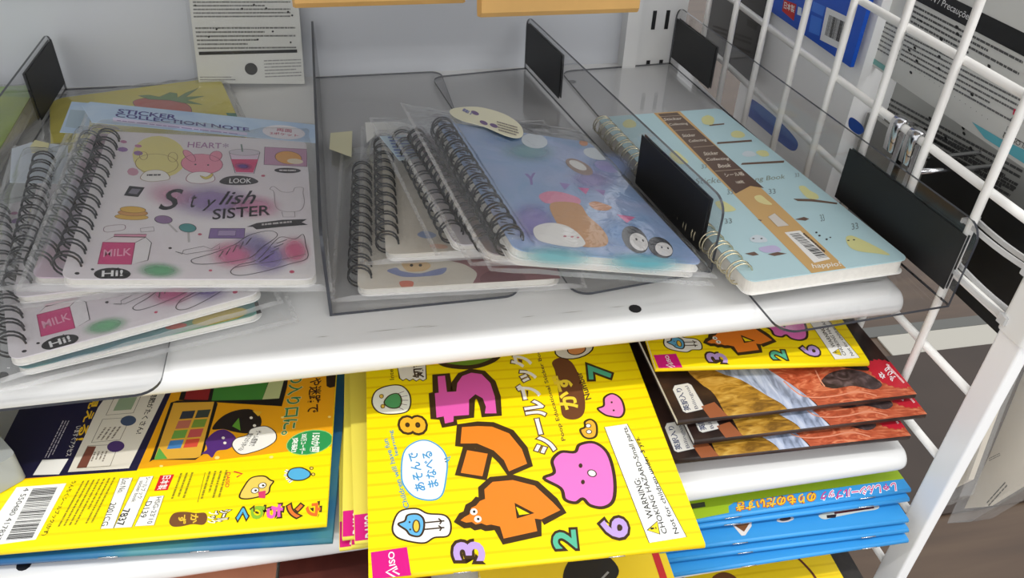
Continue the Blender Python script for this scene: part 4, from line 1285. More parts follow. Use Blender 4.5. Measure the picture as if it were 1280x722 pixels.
a.words((130, 120, 108), [(59.29,76.23),(56.97,67.03),(49.17,76.19)], 4, 3, 2.4, .4, .4, 6)
a.words((130, 120, 108), [(56.54,58.73),(56.23,50.3),(48.85,58.73)], 4, 6, 2.4, .4, .4, 6)
a.done('printed_sheet')
a.poly((240, 238, 232), [(23.08,45.68),(35.94,44.91),(37.5,55.24),(24.44,55.8)], 2)
a.text('見える!', [(36.28,102.41),(36.92,67.82),(41.1,102.4)], (236, 190, 40), 2, .03)
a.text('いますぐアクセス', [(34.37,78.7),(35.33,57),(37.21,78.83)], (226, 222, 216), 2, .01)
a.words((190, 186, 196), [(30.15,83.31),(29.04,56.86),(25.68,83.75)], 3, 2, 2, .35, .4, 14)
a.done('printed_dark_text')
# tablets
a.shape((26, 24, 26), [(80.69,50.11),(79.18,48.73),(79.62,53.1),(81.18,92.44),(84.42,93.69),(105.22,92.58),(107.35,88.78),(105.8,51.43),(102.45,47.9)], 2, smooth=False)
a.poly((226, 172, 60), [(81.26,50.05),(82.76,92.06),(105.2,90.78),(104.63,49.99),(102.25,49.08)], 2.6)
a.poly((96, 168, 70), [(81.26,50.05),(87.97,50.14),(81.99,58.53)], 3)
for i in range(4):
    for j in range(2):
        k = (i * 2 + j) % 6
        o, e1, e2 = (Vector(q) for q in [(86.3,56.92),(93.7,56.96),(86.95,63.63)])
        c_ = o + (e1 - o) * 1.12 * j + (e2 - o) * 1.08 * i
        d1, d2 = (e1 - o) * .95, (e2 - o) * .9
        a.poly(((70, 130, 190), (214, 80, 60), (110, 160, 70), (196, 84, 84), (190, 110, 90), (120, 150, 60), (50, 56, 70), (60, 70, 64))[i * 2 + j], [tuple(c_), tuple(c_ + d1), tuple(c_ + d1 + d2), tuple(c_ + d2)], 3)
a.done('printed_tablet')
a.shape((26, 24, 26), [(85.1,94.08),(143.26,83.51),(144.62,98.92),(144.35,123.39),(85.75,123.84)], 1.6, smooth=False)
a.poly((70, 140, 60), [(103.5,91.85),(131.76,90.01),(134.62,114.29),(102.87,117.28)], 2.2)
a.poly((150, 40, 44), [(88.12,94.24),(101.4,92.5),(101.25,117.44),(88.29,118.66)], 2.2)
a.poly((196, 206, 150), [(131.76,90.01),(141.07,90.02),(142.86,111.06),(134.88,111.81)], 2.2)
a.done('printed_second_tablet')
# creatures and bubble
a.shape((84, 44, 120), [(104.87,51.91),(107.23,54.81),(105.63,60.96),(109.28,67.13),(114.24,68.29),(120.14,63.17),(121.78,57.73),(117.87,53.74),(112.66,53.08),(110.82,48.59),(108.26,51.18)], 3)
a.shape((34, 28, 30), [(107.45,69.38),(110.61,77.53),(117.44,82.28),(126.52,82.49),(132.69,75.36),(132.81,67.91),(127.33,64.3),(119.72,66.09),(113.43,68.79)], 2.8)
a.poly((92, 150, 50), [(117.92,70.44),(120.65,76.54),(122.9,66.6)], 3.4)
a.poly((230, 180, 50), [(127.43,81.3),(132.9,80.11),(131.04,76.6)], 3.4)
for p in ([(127.35,75.88),(128.27,75.79),(127.22,76.97)], [(129.92,69.67),(130.83,69.58),(129.79,70.74)], [(114.45,62.1),(115.34,62.01),(114.29,63.14)], [(115.89,58.32),(116.77,58.23),(115.74,59.34)]): a.ell((236, 230, 220), p, 4, n=10)
a.done('printed_creatures', split=True)
a.shape((242, 240, 234), [(120.01,55.91),(121.2,60.82),(126.77,62.92),(128.43,67.3),(135.71,68.68),(141.43,63.93),(142.52,57.68),(138.19,53.09),(132,50.35),(124.93,49.5)], 4, (60, 50, 50), .5)
a.text('ゲーム感覚で', [(131.29,65.77),(128.57,54.65),(134.59,65.44)], (40, 36, 36), 5, .01)
a.text('遊びながら学べる!', [(127.36,64.09),(123.15,52.03),(130.34,63.79)], (40, 36, 36), 5, .01)
a.done('printed_speech_bubble')
a.ell((44, 150, 84), [(160.75,54.44),(172.87,54.64),(161.64,63.18)], 2, (150, 210, 120), .5)
a.text('150か国', [(161.48,61.11),(161.24,47.41),(166.29,60.63)], (240, 244, 236), 3, .03)
a.text('300万ユーザー', [(155.83,60.85),(155.51,46.41),(159.1,60.94)], (240, 244, 236), 3, .02)
a.text('突破!', [(151.28,58.43),(151.31,48.01),(154.53,58.51)], (240, 244, 236), 3, .03)
a.done('printed_green_badge')
a.text('遊びの入り口に。', [(145.57,128.41),(144.68,61.13),(154.22,128.64)], (54, 130, 84), 2, .02, 0, (226, 214, 150), .03)
a.text('パズルや迷路で', [(156.99,127.35),(157.37,76.4),(164.33,127.71)], (58, 32, 24), 2, .02)
a.shape((44, 30, 24), [(166.23,111.3),(167.29,97.68),(169.29,96.08),(172.14,96.75),(172.48,110.71)], 2, smooth=False)
a.done('printed_slogan')
for p in ([(85.87,45.4),(86.87,45.3),(85.71,46.17)], [(113.41,48.33),(114.82,48.38),(113.23,49.51)], [(141.42,45.89),(142.56,45.97),(141.32,46.87)], [(170.18,72.54),(171.1,72.45),(170.13,73.41)], [(144.42,74.63),(145.33,74.54),(144.33,75.51)]): a.ell((250, 226, 130), p, 1.2, n=6)
a.done('printed_sparkles', kind='stuff')
# imprint band
a.poly((244, 244, 242), [(17.78,38.47),(41.33,38.55),(37.45,5.24),(11.35,3.37)], 1.5)
a.bars((36, 36, 38), [(26.04,36.56),(23.88,5.9),(37.71,36.42)], 42, 5, 2.4, .2, .8)
a.text('4 550480 417837', [(21.84,37.35),(18.63,6.15),(24.44,37.43)], (50, 50, 52), 2.4)
a.done('barcode')
a.text('うんちくシールブック(かず)', [(43.37,39.78),(39.09,7.12),(46.03,39.87)], (70, 64, 30), 2, .01)
a.words((150, 140, 30), [(48.07,39.3),(44.45,11.66),(65.4,40.06)], 7, 12, 2, .32, .35, 20)
a.words((150, 140, 30), [(95.64,39.55),(94.25,23.19),(103.96,39.44)], 3, 13, 2, .35, .3, 12)
a.words((150, 140, 30), [(109.83,39.21),(108.72,21.69),(121,39.19)], 4, 14, 2, .35, .3, 10)
a.line((150, 140, 30), [(108.94,38.75),(108.55,19.63)], .3, 2)
a.done('fine_print', kind='stuff')
for q in ([(66.98,39.17),(73.3,38.89),(71.61,7.99),(65.68,8.29)], [(76.56,38.92),(83.38,38.96),(80.11,7.74),(71.83,8.12)], [(84.4,25.61),(91.36,25.58),(90.38,7.79),(81.31,8.1)]): a.shape((244, 244, 240), q, 1.5, (120, 116, 60), .25, smooth=False)
a.text('Lot No.', [(68.46,38.66),(68.06,29.4),(71.44,38.72)], (44, 44, 46), 2.4)
a.text('2001CG', [(66.38,23.5),(65.55,9.76),(69.26,23.54)], (44, 44, 46), 2.4)
a.text('シールブック', [(79.91,38.58),(78.46,24.83),(82.35,38.7)], (44, 44, 46), 2.4)
a.text('sticker book', [(77.44,36.28),(76.24,22.99),(79.3,36.45)], (44, 44, 46), 2.4)
a.text('7837', [(73.3,18.87),(72.37,9.04),(76.89,19.17)], (44, 44, 46), 2.4, .015)
a.text("HSG-23'10", [(88.03,24.88),(86.8,8.82),(90.41,24.98)], (44, 44, 46), 2.4)
a.text('D139', [(83.48,22.58),(82.52,12.89),(86.38,22.62)], (44, 44, 46), 2.4)
a.done('stock_labels')
a.poly((214, 34, 44), [(86.67,38.99),(93.53,39.02),(92.26,29.02),(85.77,29.15)], 1.5)
a.text('日本製', [(88.15,38.47),(87.03,29.56),(92.52,38.57)], (246, 240, 236), 2.4, .02)
a.line((214, 40, 50), [(123.44,37.82),(127.9,35.88),(125.38,33.92)], .8, 2)
a.text('DAISO', [(119.83,37.63),(120.46,27.89),(121.82,37.43)], (214, 40, 50), 2, .01)
a.done('origin_mark', split=False, kind='stuff')
a.shape((240, 206, 96), [(128.53,21.03),(129.69,26.58),(132.79,32.61),(138.99,33.26),(142.52,30.33),(144.33,29.05),(142.98,26.11),(142.36,21.71),(137.11,19.79),(131.75,19.3)], 1.5, OUT, .8)
a.poly((214, 60, 110), [(137.4,23.11),(141.05,23.62),(141.33,18.65),(138.26,19.32)], 2.6)
for p, q in (([(139,27.06),(140.92,27.22),(138.79,28.89)], [(139.42,27.02),(140.12,26.94),(139.34,27.75)]), ([(135.77,24.17),(137.67,24.33),(135.54,25.98)], [(136.04,24.14),(136.74,24.07),(135.96,24.86)])):
    a.ell((250, 248, 240), p, 2.6, OUT, .4, 12)
    a.ell(OUT, q, 3.4, n=8)
a.done('printed_face')
a.shape((84, 176, 222), [(151,32.41),(152.34,36.37),(157.41,36.99),(161.9,33.9),(162.4,30.87),(159.04,28.63),(154.1,29.14)], 2, OUT, .7)
for q in ([(152.24,34.32),(149.55,35.91)], [(152.1,32.66),(149.26,32.95)], [(152.8,31.11),(150.36,30.26)], [(153.78,29.54),(151.97,27.9)]): a.line((246, 246, 240), q, 1.8, 1.4); a.line(OUT, q, .3, 1.8)
for p in ([(162.89,36.05),(163.75,35.97),(162.83,37.01)], [(164.03,31.81),(164.88,31.73),(163.97,32.75)]): a.ell((240, 206, 96), p, 2, OUT, .4, 10)
a.done('printed_blue_creature')
for s, p, c in (('ウ', [(161.73,13.06),(161.82,4.56),(169.09,13.33)], (232, 110, 40)), ('ン', [(152.71,13.65),(152.95,5.16),(160.33,13.55)], (236, 120, 50)), ('ち', [(142.9,14.33),(143.03,5.87),(150.76,14.2)], (226, 96, 190)),
                ('り', [(135.06,14.46),(135.02,6.38),(141.84,14.1)], (140, 190, 50)), ('く', [(128.45,13.79),(128.95,6.35),(134.06,13.88)], (84, 180, 222))):
    a.text(s, p, c, 2.4, .05, 0, OUT, .09)
a.text('シール', [(120.26,13.28),(119.23,6.39),(125.79,13.72)], (246, 244, 238), 2.4, .03, 0, OUT, .09)
a.text('ブック', [(114.7,13.19),(115.14,5.83),(119.72,13.34)], (246, 244, 238), 2.4, .03, 0, OUT, .09)
a.shape((120, 76, 44), [(97.04,9.38),(98.22,13.91),(103.13,14.4),(108.63,13.15),(113.34,12.66),(114.9,8.82),(113.6,5.67),(108.5,6.53),(103.46,5.76),(99.23,6.21)], 1.5)
a.text('か', [(106.6,12.69),(107.12,7.01),(110.3,12.64)], (240, 200, 60), 2.4, .03)
a.text('ず', [(100.84,12.63),(101.41,6.95),(104.79,12.55)], (240, 200, 60), 2.4, .03)
a.done('printed_logo_letters')
BLUEB = mottled('deep_blue_cover', (28, 92, 150), (44, 110, 150), (70, 130, 140), 18, 0.4)
booklet('LB', 'deep blue sticker book directly beneath the yellow back cover at lower left', BLUEB, None, staples=((.38, .43), (.62, .67)))
POSE['LC'] = (-0.207, 0.2735, 0.9195, -5.0, 0, 0, 0.176, 0.2, 0.004)
booklet('LC', 'navy blue sticker book resting on the shelf at the bottom of the left pile', solid('navy_cover', (30, 70, 120), 0.4), None, staples=())

# pale case at the left frame edge
cs = empty('plastic_case', None, (-0.1790, 0.3130, 0.9325))
cs.rotation_euler.z = math.radians(38)
tag(cs, 'grey plastic case with green lid lying on the left end of the yellow book', 'box')
b = MB()
b.prism(rrect(-0.100, -0.002, 0.0, 0.075, 0.003), 0.0, 0.0175)
b.build('body', solid('grey_case', (160, 163, 162), 0.4), cs)
b = MB()
b.prism(rrect(-0.099, 0.020, -0.001, 0.074, 0.003), 0.0176, 0.0215)
b.build('lid', solid('leaf_green_lid', (140, 170, 110), 0.4), cs)
b = MB()
b.box(-0.0985, 0.034, 0.0216, -0.0015, 0.0362, 0.0222)
b.build('seam', solid('pale_seam', (210, 220, 200), 0.4), cs)

# ------------------------------------------------------------------ dark dinosaur books
ROCK = mottled('dark_brown_cover', (26, 18, 16), (46, 30, 26), (66, 44, 36), 40, 0.35)
GOLD = mottled('amber_print', (120, 84, 26), (176, 130, 44), (206, 166, 80), 90, 0.4, 1.0, (1, 3, 1))
ICE = mottled('ice_blue_print', (120, 130, 150), (168, 180, 206), (200, 208, 226), 70, 0.4, .5, (4, 1, 1))
FLESH = mottled('red_scaly_print', (150, 66, 40), (192, 92, 60), (222, 138, 100), 75, 0.4, 2.2, (1, 2.5, 1))
HIDE = mottled('dark_hide_print', (50, 38, 36), (74, 60, 60), (110, 92, 92), 120, 0.4, 1.8)
rd = booklet('d1', 'dark dinosaur book with red burst, uppermost of the three', ROCK, 'dinosaur books', name='dinosaur_book', staples=())
a = Art(rd, 0.0040)
a.shape(GOLD, [(20.14,39.61),(35.09,39.75),(44.45,30.24),(55.82,15.11),(64.27,-1.11),(59.27,-14.55),(31.06,-12.22),(27.67,17.14),(23.36,26.59)], 1)
a.shape(ICE, [(35.36,40.42),(52.61,45.53),(68.52,35.54),(75.11,21.14),(82.05,-0.86),(82.01,-16.03),(66.4,-9.64),(63.18,3.25),(57.45,11.6),(47.72,26.34),(38.95,32.89)], 1.6)
a.done('printed_claws', split=True)
a.poly((150, 86, 52), [(16.63,9.2),(25.39,11.47),(29.92,-4.1),(18.99,-4.45)], 1.2)
a.done('printed_ember')
a.shape(FLESH, [(68.22,34.87),(82.58,43.58),(97.6,38.95),(108.53,30.13),(123.64,23.18),(142.76,20.36),(148.31,12.57),(151.75,1.89),(138.14,-16.42),(107.58,-15.88),(85.48,-12.53),(81.98,2.12),(76.15,16.5),(70.93,26.32)], 2.2)
a.shape(HIDE, [(92.66,16.28),(101.61,23.63),(114.7,25.67),(123.98,20.79),(128.46,10.96),(121.11,7.13),(110.38,11.85),(98.41,11.4)], 3)
a.line((226, 150, 120), catmull([(72.01,21.61),(76.16,9.89),(84.05,6.1),(96.97,5.68),(110.92,6.88),(119.91,2.25)], 4, False), .9, 3.4)
a.line((226, 160, 130), catmull([(95.08,27.39),(93.76,18.38),(93.89,13.86)], 4, False), .8, 3.4)
a.done('printed_snout')
o, e1, e2 = (Vector(q) for q in [(138.01,18.25),(149,12.01),(141.65,30.07)])
pts = []
for k in range(44):
    r_ = 1.0 if k % 2 else 0.9
    t_ = 2 * math.pi * k / 44
    pts.append(tuple(o + (e1 - o) * r_ * math.cos(t_) + (e2 - o) * r_ * math.sin(t_)))
a.poly((196, 34, 52), pts, 4)
a.text('ふりが', [(134.85,11.37),(136.72,23.61),(140.1,13.78)], (238, 240, 244), 5, .03)
a.text('な', [(130.21,13.88),(130.71,19.33),(133.99,15.61)], (238, 236, 240), 5, .03)
a.words((236, 190, 190), [(143.01,10.16),(141.72,26.68),(140.66,9.14)], 1, 3, 5, .6, .2, 18)
a.done('red_burst', 'red starburst badge')
a.shape((214, 212, 206), [(5.38,24.39),(7.63,27.59),(15.95,28.36),(17.54,26.56),(18.41,8.94),(16.68,6.9),(6.83,5.5),(5.21,6.98)], 1, (90, 90, 90), .3, smooth=False)
a.text('英訳入り', [(10.05,7.49),(10.98,25.32),(6.09,6.84)], (56, 66, 100), 2, .02)
a.text('Bilingual', [(15.21,7.96),(15.86,26.36),(12.55,7.52)], (90, 92, 110), 2)
a.done('bilingual_label', 'white bilingual label')
for key, lab in (('d2', 'dark dinosaur book in the middle of the three, red burst half covered'), ('d3', 'dark dinosaur book lowest of the three, resting at the white shelf edge')):
    r3 = booklet(key, lab, ROCK, 'dinosaur books', name='dinosaur_book', staples=())
    sx = POSE[key][6] / POSE['d1'][6]
    for ch in [c for c in rd.children if c.name.startswith(('printed_', 'red_', 'biling'))]:
        c2 = ch.copy()
        COL.objects.link(c2)
        c2.parent = r3
        c2.scale = (sx, sx, 1)
# books under the third one, filling down to the shelf
for i in range(2):
    k = 'du%d' % i
    POSE[k] = (0.1500 + .002 * i, 0.2730 + .003 * i, 0.9262 - 0.0055 * i, -1.5, 0, 0, 0.142, 0.2, 0.0050)
    booklet(k, ('brown-edged thin book between the lowest dinosaur book and the one on the shelf', 'brown-edged thin book lying flat on the white shelf under the dinosaur books')[i], solid('maroon_cover', (96, 60, 54), 0.4), None, name='thin_book', staples=())

# ------------------------------------------------------------------ blue books
BLUE = solid('sky_blue_cover', (52, 146, 212), 0.35)
names = ('top blue book with lime green band and pink upside-down lettering', 'second blue book, directly under the lime banded one', 'blue book in the middle of the stack with vehicle pictures', 'second blue book from the bottom of the stack', 'bottom blue book resting on the lowest visible shelf edge')
BB = {}
for i, k in enumerate(('b1', 'b2', 'b3', 'b4', 'b5')):
    BB[k] = booklet(k, names[i], BLUE, 'blue sticker books', staples=((.30, .36), (.80, .86)) if i != 2 else ((.28, .34),))
a = Art(BB['b1'], 0.0032)
a.poly((150, 180, 30), [(19.49,-1.39),(33.81,1.03),(53.97,2.21),(55.54,6.57),(59.79,8.57),(110.38,8.83),(167.77,8.3),(181.1,8.64),(185.13,36.2),(34.72,40.15)], 1)
a.done('lime_band')
a.text('しゃしんシールブック', [(162.41,6.68),(113.85,7.51),(159.13,0.39)], (206, 50, 130), 2, .02, 0, (244, 240, 244), .07)
a.done('pink_lettering')
a.text('のりものだいすき', [(110.81,7.82),(61.46,8.84),(107.69,1.33)], (240, 190, 40), 2, .03, 0, (190, 90, 30), .06)
a.done('orange_lettering')
a.poly((60, 62, 50), [(33.69,11.65),(42.92,11.74),(42.2,8.44),(32.97,8.19)], 2)
a.done('small_barcode')
a = Art(BB['b3'], 0.0032)
a.shape((196, 200, 190), [(100.39,10.82),(110.75,12.47),(120.23,12.26),(138.22,12.72),(136.97,9.95),(125.09,9.4),(110.13,8.21),(101.91,7.56)], 1)
a.shape((40, 30, 32), [(104.74,10.04),(111.01,9.89),(109.2,7.63),(104.01,7.99)], 2, smooth=False)
a.poly((90, 30, 36), [(110.22,11.45),(136.14,11.9),(135.46,10.71),(109.82,10.06)], 2)
a.done('printed_van')
a.shape((222, 214, 206), [(46.54,12.06),(58.85,12.12),(57.45,8.79),(51.39,3.41),(49.11,3.39)], 1, smooth=False)
a.poly((120, 76, 40), [(47.59,10.86),(57.12,10.94),(51.61,5.78)], 2)
a.ell((196, 190, 186), [(79.16,10.72),(84.6,10.68),(80.23,12.71)], 1)
a.ell((70, 60, 60), [(79.24,10.89),(82.84,10.92),(80,12.21)], 2)
a.done('printed_vehicles', split=True)

# ------------------------------------------------------------------ lower, shaded goods
POSE['yb'] = (0.175, 0.236, 0.826, -2, 0, 0, 0.098, 0.2, 0.0035)
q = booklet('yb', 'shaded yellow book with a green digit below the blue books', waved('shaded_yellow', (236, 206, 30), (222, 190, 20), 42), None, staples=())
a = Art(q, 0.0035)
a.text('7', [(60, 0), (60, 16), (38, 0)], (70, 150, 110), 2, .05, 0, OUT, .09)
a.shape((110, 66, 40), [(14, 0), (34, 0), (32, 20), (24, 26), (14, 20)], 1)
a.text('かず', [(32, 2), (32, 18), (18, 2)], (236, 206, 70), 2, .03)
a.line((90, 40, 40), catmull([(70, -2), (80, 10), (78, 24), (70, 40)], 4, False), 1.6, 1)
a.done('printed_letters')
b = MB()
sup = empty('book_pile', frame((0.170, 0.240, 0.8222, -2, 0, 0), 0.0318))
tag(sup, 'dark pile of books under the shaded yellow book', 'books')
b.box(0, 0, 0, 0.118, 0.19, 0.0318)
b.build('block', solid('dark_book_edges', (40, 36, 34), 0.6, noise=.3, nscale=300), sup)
POSE['ym'] = (0.044, 0.222, 0.876, -3, 0, 0, 0.105, 0.2, 0.010)
q = booklet('ym', 'yellow insect book with red edge stripe below the centre yellow book', solid('warm_yellow_cover', (240, 206, 40), 0.4), None, staples=())
a = Art(q, 0.010)
a.poly((196, 40, 44), [(97, 0), (101, 0), (101, 190), (97, 190)], 1)
a.shape((34, 32, 34), [(44, 14), (54, 10), (66, 14), (76, 24), (70, 36), (56, 38), (46, 28)], 1)
a.line((150, 150, 152), [(50, 20), (60, 16), (70, 24)], 1.2, 2)
a.ell((226, 220, 206), [(80, 6), (86, 6), (80, 10)], 1)
a.done('printed_insect', split=True)
POSE['mr'] = (-0.062, 0.228, 0.8800, -3, 0, 0, 0.080, 0.2, 0.0150)
booklet('mr', 'dark maroon box below the white shelf, left of the insect book', mottled('maroon_box', (64, 26, 22), (80, 34, 28), (92, 42, 34), 30, 0.45), None, name='maroon_box', cat='box', staples=())
POSE['sr'] = (-0.150, 0.232, 0.8780, -3, 0, 0, 0.086, 0.2, 0.0150)
q = booklet('sr', 'salmon pink box with a white hazard label below the white shelf', solid('salmon_box', (206, 140, 110), 0.45, noise=.1, nscale=40), None, name='salmon_box', cat='box', staples=())
a = Art(q, 0.0150)
a.shape((230, 226, 212), [(30, 1), (66, 1), (66, 24), (30, 24)], 1, (60, 50, 46), .4, smooth=False)
a.shape((226, 200, 60), [(34, 6), (44, 6), (39, 16)], 2, (40, 36, 34), .5, smooth=False)
a.text('CHOKING', [(52, 2), (52, 22), (46, 2)], (40, 36, 34), 2, .02)
a.text('WARNING', [(60, 2), (60, 22), (54, 2)], (40, 36, 34), 2, .02)
a.done('warning_label', 'white choking hazard label')

# ------------------------------------------------------------------ kraft packs at the top and the bagged card at the back
def kraft_pack(x0, x1, y, z0, label):
    root = empty('kraft_pack', None, ((x0 + x1) / 2, y, z0))
    tag(root, label, 'package', 'kraft paper packs hanging at the top')
    w = (x1 - x0) / 2
    b = MB()
    v = []
    prof = [(-w, 0.002), (-w + .0015, -0.004), (w - .0015, -0.004), (w, 0.002), (w - .0015, 0.007), (-w + .0015, 0.007)]
    for z, s in ((0.0, .35), (0.003, 1.0), (0.10, 1.05), (0.13, .4)):
        v += [(x, yy * s, z) for x, yy in prof]
    f = [tuple(reversed(range(6))), tuple(range(18, 24))]
    for k in range(3):
        for i in range(6): f.append((6 * k + i, 6 * k + (i + 1) % 6, 6 * k + 6 + (i + 1) % 6, 6 * k + 6 + i))
    mesh('paper_bag', v, f, KRAFT, root)
    b = MB()
    b.tube([(0, BACK - y, 0.140), (0, 0.01, 0.137), (0, -0.03, 0.139), (0, -0.034, 0.147)], 0.0018, 8)
    b.build('hook_wire', CHROME, root, True)
    b = MB()
    b.box(-w * .8, -0.001, 0.128, w * .8, 0.0015, 0.150)
    b.build('hang_tab', KRAFT, root)
    return root
kraft_pack(0.0705, 0.1600, 0.420, 1.1225, 'wide kraft paper pack at the top, hanging lower than its neighbour')
kraft_pack(-0.0240, 0.0660, 0.432, 1.1265, 'kraft paper pack at the top centre, hanging slightly higher')

cd = empty('bagged_card', None, (-0.072, 0.640, 1.001))
tag(cd, 'white card with fine print in a clear bag leaning on the back panel', 'package')
def front(x, y, h): return (x - cd.location.x, -h - 0.0012, y - cd.location.z)
b = MB()
K = [(k[0] / 1000, k[1] / 1000) for k in [(-114.7,1005.7),(-33.9,1001.2),(-29.9,1086.2),(-107.8,1088)]]
v = [(x - cd.location.x, s, z - cd.location.z) for s in (-0.0010, 0.0010) for x, z in K]
b.add(v, [(0, 1, 2, 3), (7, 6, 5, 4), (0, 4, 5, 1), (1, 5, 6, 2), (2, 6, 7, 3), (3, 7, 4, 0)])
b.build('card', solid('white_card', (222, 222, 216), 0.5), cd)
a = Art(cd, 0.0, front)
a.poly((30, 30, 30), [(-109.9,1031),(-36.4,1029.9),(-36.5,1027.3),(-110.2,1028.4)], 1)
a.words((124, 124, 121), [(-108.8,1050.8),(-35.5,1048.5),(-110.1,1032.2)], 6, 3, 1, .4, .25, 40)
a.words((124, 124, 121), [(-105.9,1075.2),(-35.7,1073.3),(-108.6,1056.5)], 7, 4, 1, .4, .25, 40)
a.words((150, 150, 148), [(-62.6,1023.1),(-34.3,1022.9),(-63.9,1007.5)], 6, 5, 1, .35, .25, 14)
a.words((150, 150, 148), [(-112.6,1011.9),(-85.9,1010.6),(-113.3,1007.7)], 2, 6, 1, .4, .25, 14)
for p in ([(-105.7,1066.1),(-104.9,1066.1),(-105.5,1066.8)], [(-63.6,1065.4),(-62.8,1065.4),(-63.5,1066.2)], [(-72.6,1062.7),(-71.8,1062.6),(-72.5,1063.4)], [(-55.1,1062.5),(-54.3,1062.5),(-55,1063.3)], [(-39.4,1059.3),(-38.5,1059.3),(-39.3,1060.1)], [(-36.7,1056.5),(-35.9,1056.5),(-36.6,1057.3)],
          [(-93.7,1047.9),(-92.9,1047.9),(-93.5,1048.7)], [(-100.3,1042.3),(-99.5,1042.3),(-100.1,1043.1)], [(-52.8,1044.7),(-52,1044.7),(-52.7,1045.5)], [(-40.5,1035.7),(-39.8,1035.6),(-40.4,1036.5)], [(-64.9,1038.8),(-64.1,1038.8),(-64.8,1039.6)]): a.ell((24, 24, 24), p, 2, n=8)
a.done('fine_print', kind='stuff')
a.ell((66, 66, 66), [(-73.4,1015.7),(-68.6,1015.3),(-72.9,1020.6)], 2)
a.done('hang_hole')
b = MB()
nx, ny = 16, 18
B4 = [(-116.9,1004.2),(-32.6,1000),(-28.5,1086.2),(-110.4,1088)]
v, f = [], []
rnd = random.Random(4)
for j in range(ny + 1):
    for i in range(nx + 1):
        l_, r_ = Vector(B4[0]).lerp(Vector(B4[3]), j / ny), Vector(B4[1]).lerp(Vector(B4[2]), j / ny)
        p = l_.lerp(r_, i / nx) / 1000
        v.append((p.x - cd.location.x, -0.0025 - rnd.uniform(0, .0010) - .002 * math.sin(math.pi * i / nx) ** .5 * .6, p.y - cd.location.z))
f = [(j * (nx + 1) + i, j * (nx + 1) + i + 1, (j + 1) * (nx + 1) + i + 1, (j + 1) * (nx + 1) + i) for j in range(ny) for i in range(nx)]
mesh('clear_bag', v, f, SLEEVE, cd, None, True)

# ------------------------------------------------------------------ goods hanging behind the wire grid
def side_pack(name, label, x, quad, mat, thick=0.006, cat='package', group='packages hanging behind the wire grid'):
    """upright pack parallel to the grid; quad in millimetres of depth and height"""
    cy = sum(q[0] for q in quad) / 1000 / len(quad)
    z0 = min(q[1] for q in quad) / 1000
    root = empty(name, None, (x, cy, z0))
    tag(root, label, cat, group)
    n = len(quad)
    v = [(s, q[0] / 1000 - cy, q[1] / 1000 - z0) for s in (0.0, thick) for q in quad]
    f = [tuple(range(n)), tuple(reversed(range(n, 2 * n)))] + [(i, n + i, n + (i + 1) % n, (i + 1) % n) for i in range(n)]
    o = mesh('card', v, f, mat, root)
    bm = bmesh.new()
    bm.from_mesh(o.data)
    bmesh.ops.recalc_face_normals(bm, faces=bm.faces)
    bm.to_mesh(o.data)
    bm.free()
    art = Art(root, 0.0, lambda yy, zz, h: (-h, yy - cy, zz - z0), 0.0001)
    return root, art

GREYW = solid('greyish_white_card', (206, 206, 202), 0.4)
DBLUE = solid('cobalt_blue_card', (20, 84, 196), 0.35)
# white refill pack with a blue card
r, a = side_pack('refill_pack', 'white bottle-shaped refill pack with a blue pill stripe behind the grid', 0.345, [(632, 1165), (632, 952), (626, 936), (614, 930), (488, 930), (476, 936), (470, 952), (470, 1165)], solid('refill_white', (246, 246, 246), 0.3), 0.03)
a.shape((24, 80, 176), [(612.6,979.3),(598.4,983.4),(561.4,985.3),(525.6,983.4),(519.8,978.1),(526.6,972.2),(548.8,969.8),(588.1,967.8),(612.3,967.4)], 1)
a.shape((24, 80, 176), [(464.4,1028.9),(452.3,1028.9),(448.3,1025.8),(453.4,1021.4),(464.5,1021.2),(467.7,1025.8)], 1)
a.done('blue_stripe', split=True)
r, a = side_pack('blue_card', 'cobalt blue card with a barcode hanging behind the grid', 0.338, [(600, 1145), (600, 1062), (474, 1062), (474, 1145)], DBLUE, 0.003)
a.poly((226, 226, 226), [(519.3,1088.7),(489.1,1090.7),(487.9,1068.5),(517.1,1066)], 1)
a.bars((40, 40, 42), [(513.5,1085.1),(490.2,1086.8),(512.5,1071.1)], 24, 4, 2, .3, .85)
a.done('barcode')
a.poly((196, 40, 40), [(578.4,1076.1),(558.8,1078.3),(557.4,1066.4),(577.4,1067.8)], 1)
a.text('日本製', [(575.4,1070.1),(559,1071.6),(576.7,1075.3)], (240, 230, 226), 2, .02)
a.poly((214, 226, 240), [(556,1077.6),(550.4,1078.2),(548.6,1072.9),(554.9,1072.1)], 1)
a.poly((60, 120, 220), [(537.5,1087.2),(520.8,1088.4),(521.1,1081.5),(537.3,1080.4)], 1)
a.poly((60, 120, 220), [(535.8,1078),(520.9,1079.6),(518.9,1068),(533.9,1066.2)], 1)
a.done('printed_marks')
r, a = side_pack('printed_pack', 'grey white pack with fine print and a black caution band behind the grid', 0.352, [(485, 1162), (485, 1064), (262, 1064), (262, 1162)], GREYW, 0.004)
a.poly((18, 18, 20), [(470, 1114.5), (263, 1114.5), (263, 1125), (470, 1125)], 1)
a.text('CAUTION / Precauções', [(457.4,1117.8),(397.5,1117.1),(456.9,1122.6)], (226, 226, 226), 2)
a.done('caution_band')
a.words((84, 84, 84), [(447.9,1112.6),(350.7,1113.1),(446.1,1097.5)], 5, 8, 1, .42, .2, 34)
a.words((104, 104, 104), [(447.4,1094.5),(342.1,1098.5),(445.2,1076.7)], 6, 9, 1, .36, .2, 44)
a.words((110, 110, 110), [(481,1094.7),(448,1095.6),(480.1,1074.2)], 7, 11, 1, .36, .2, 14)
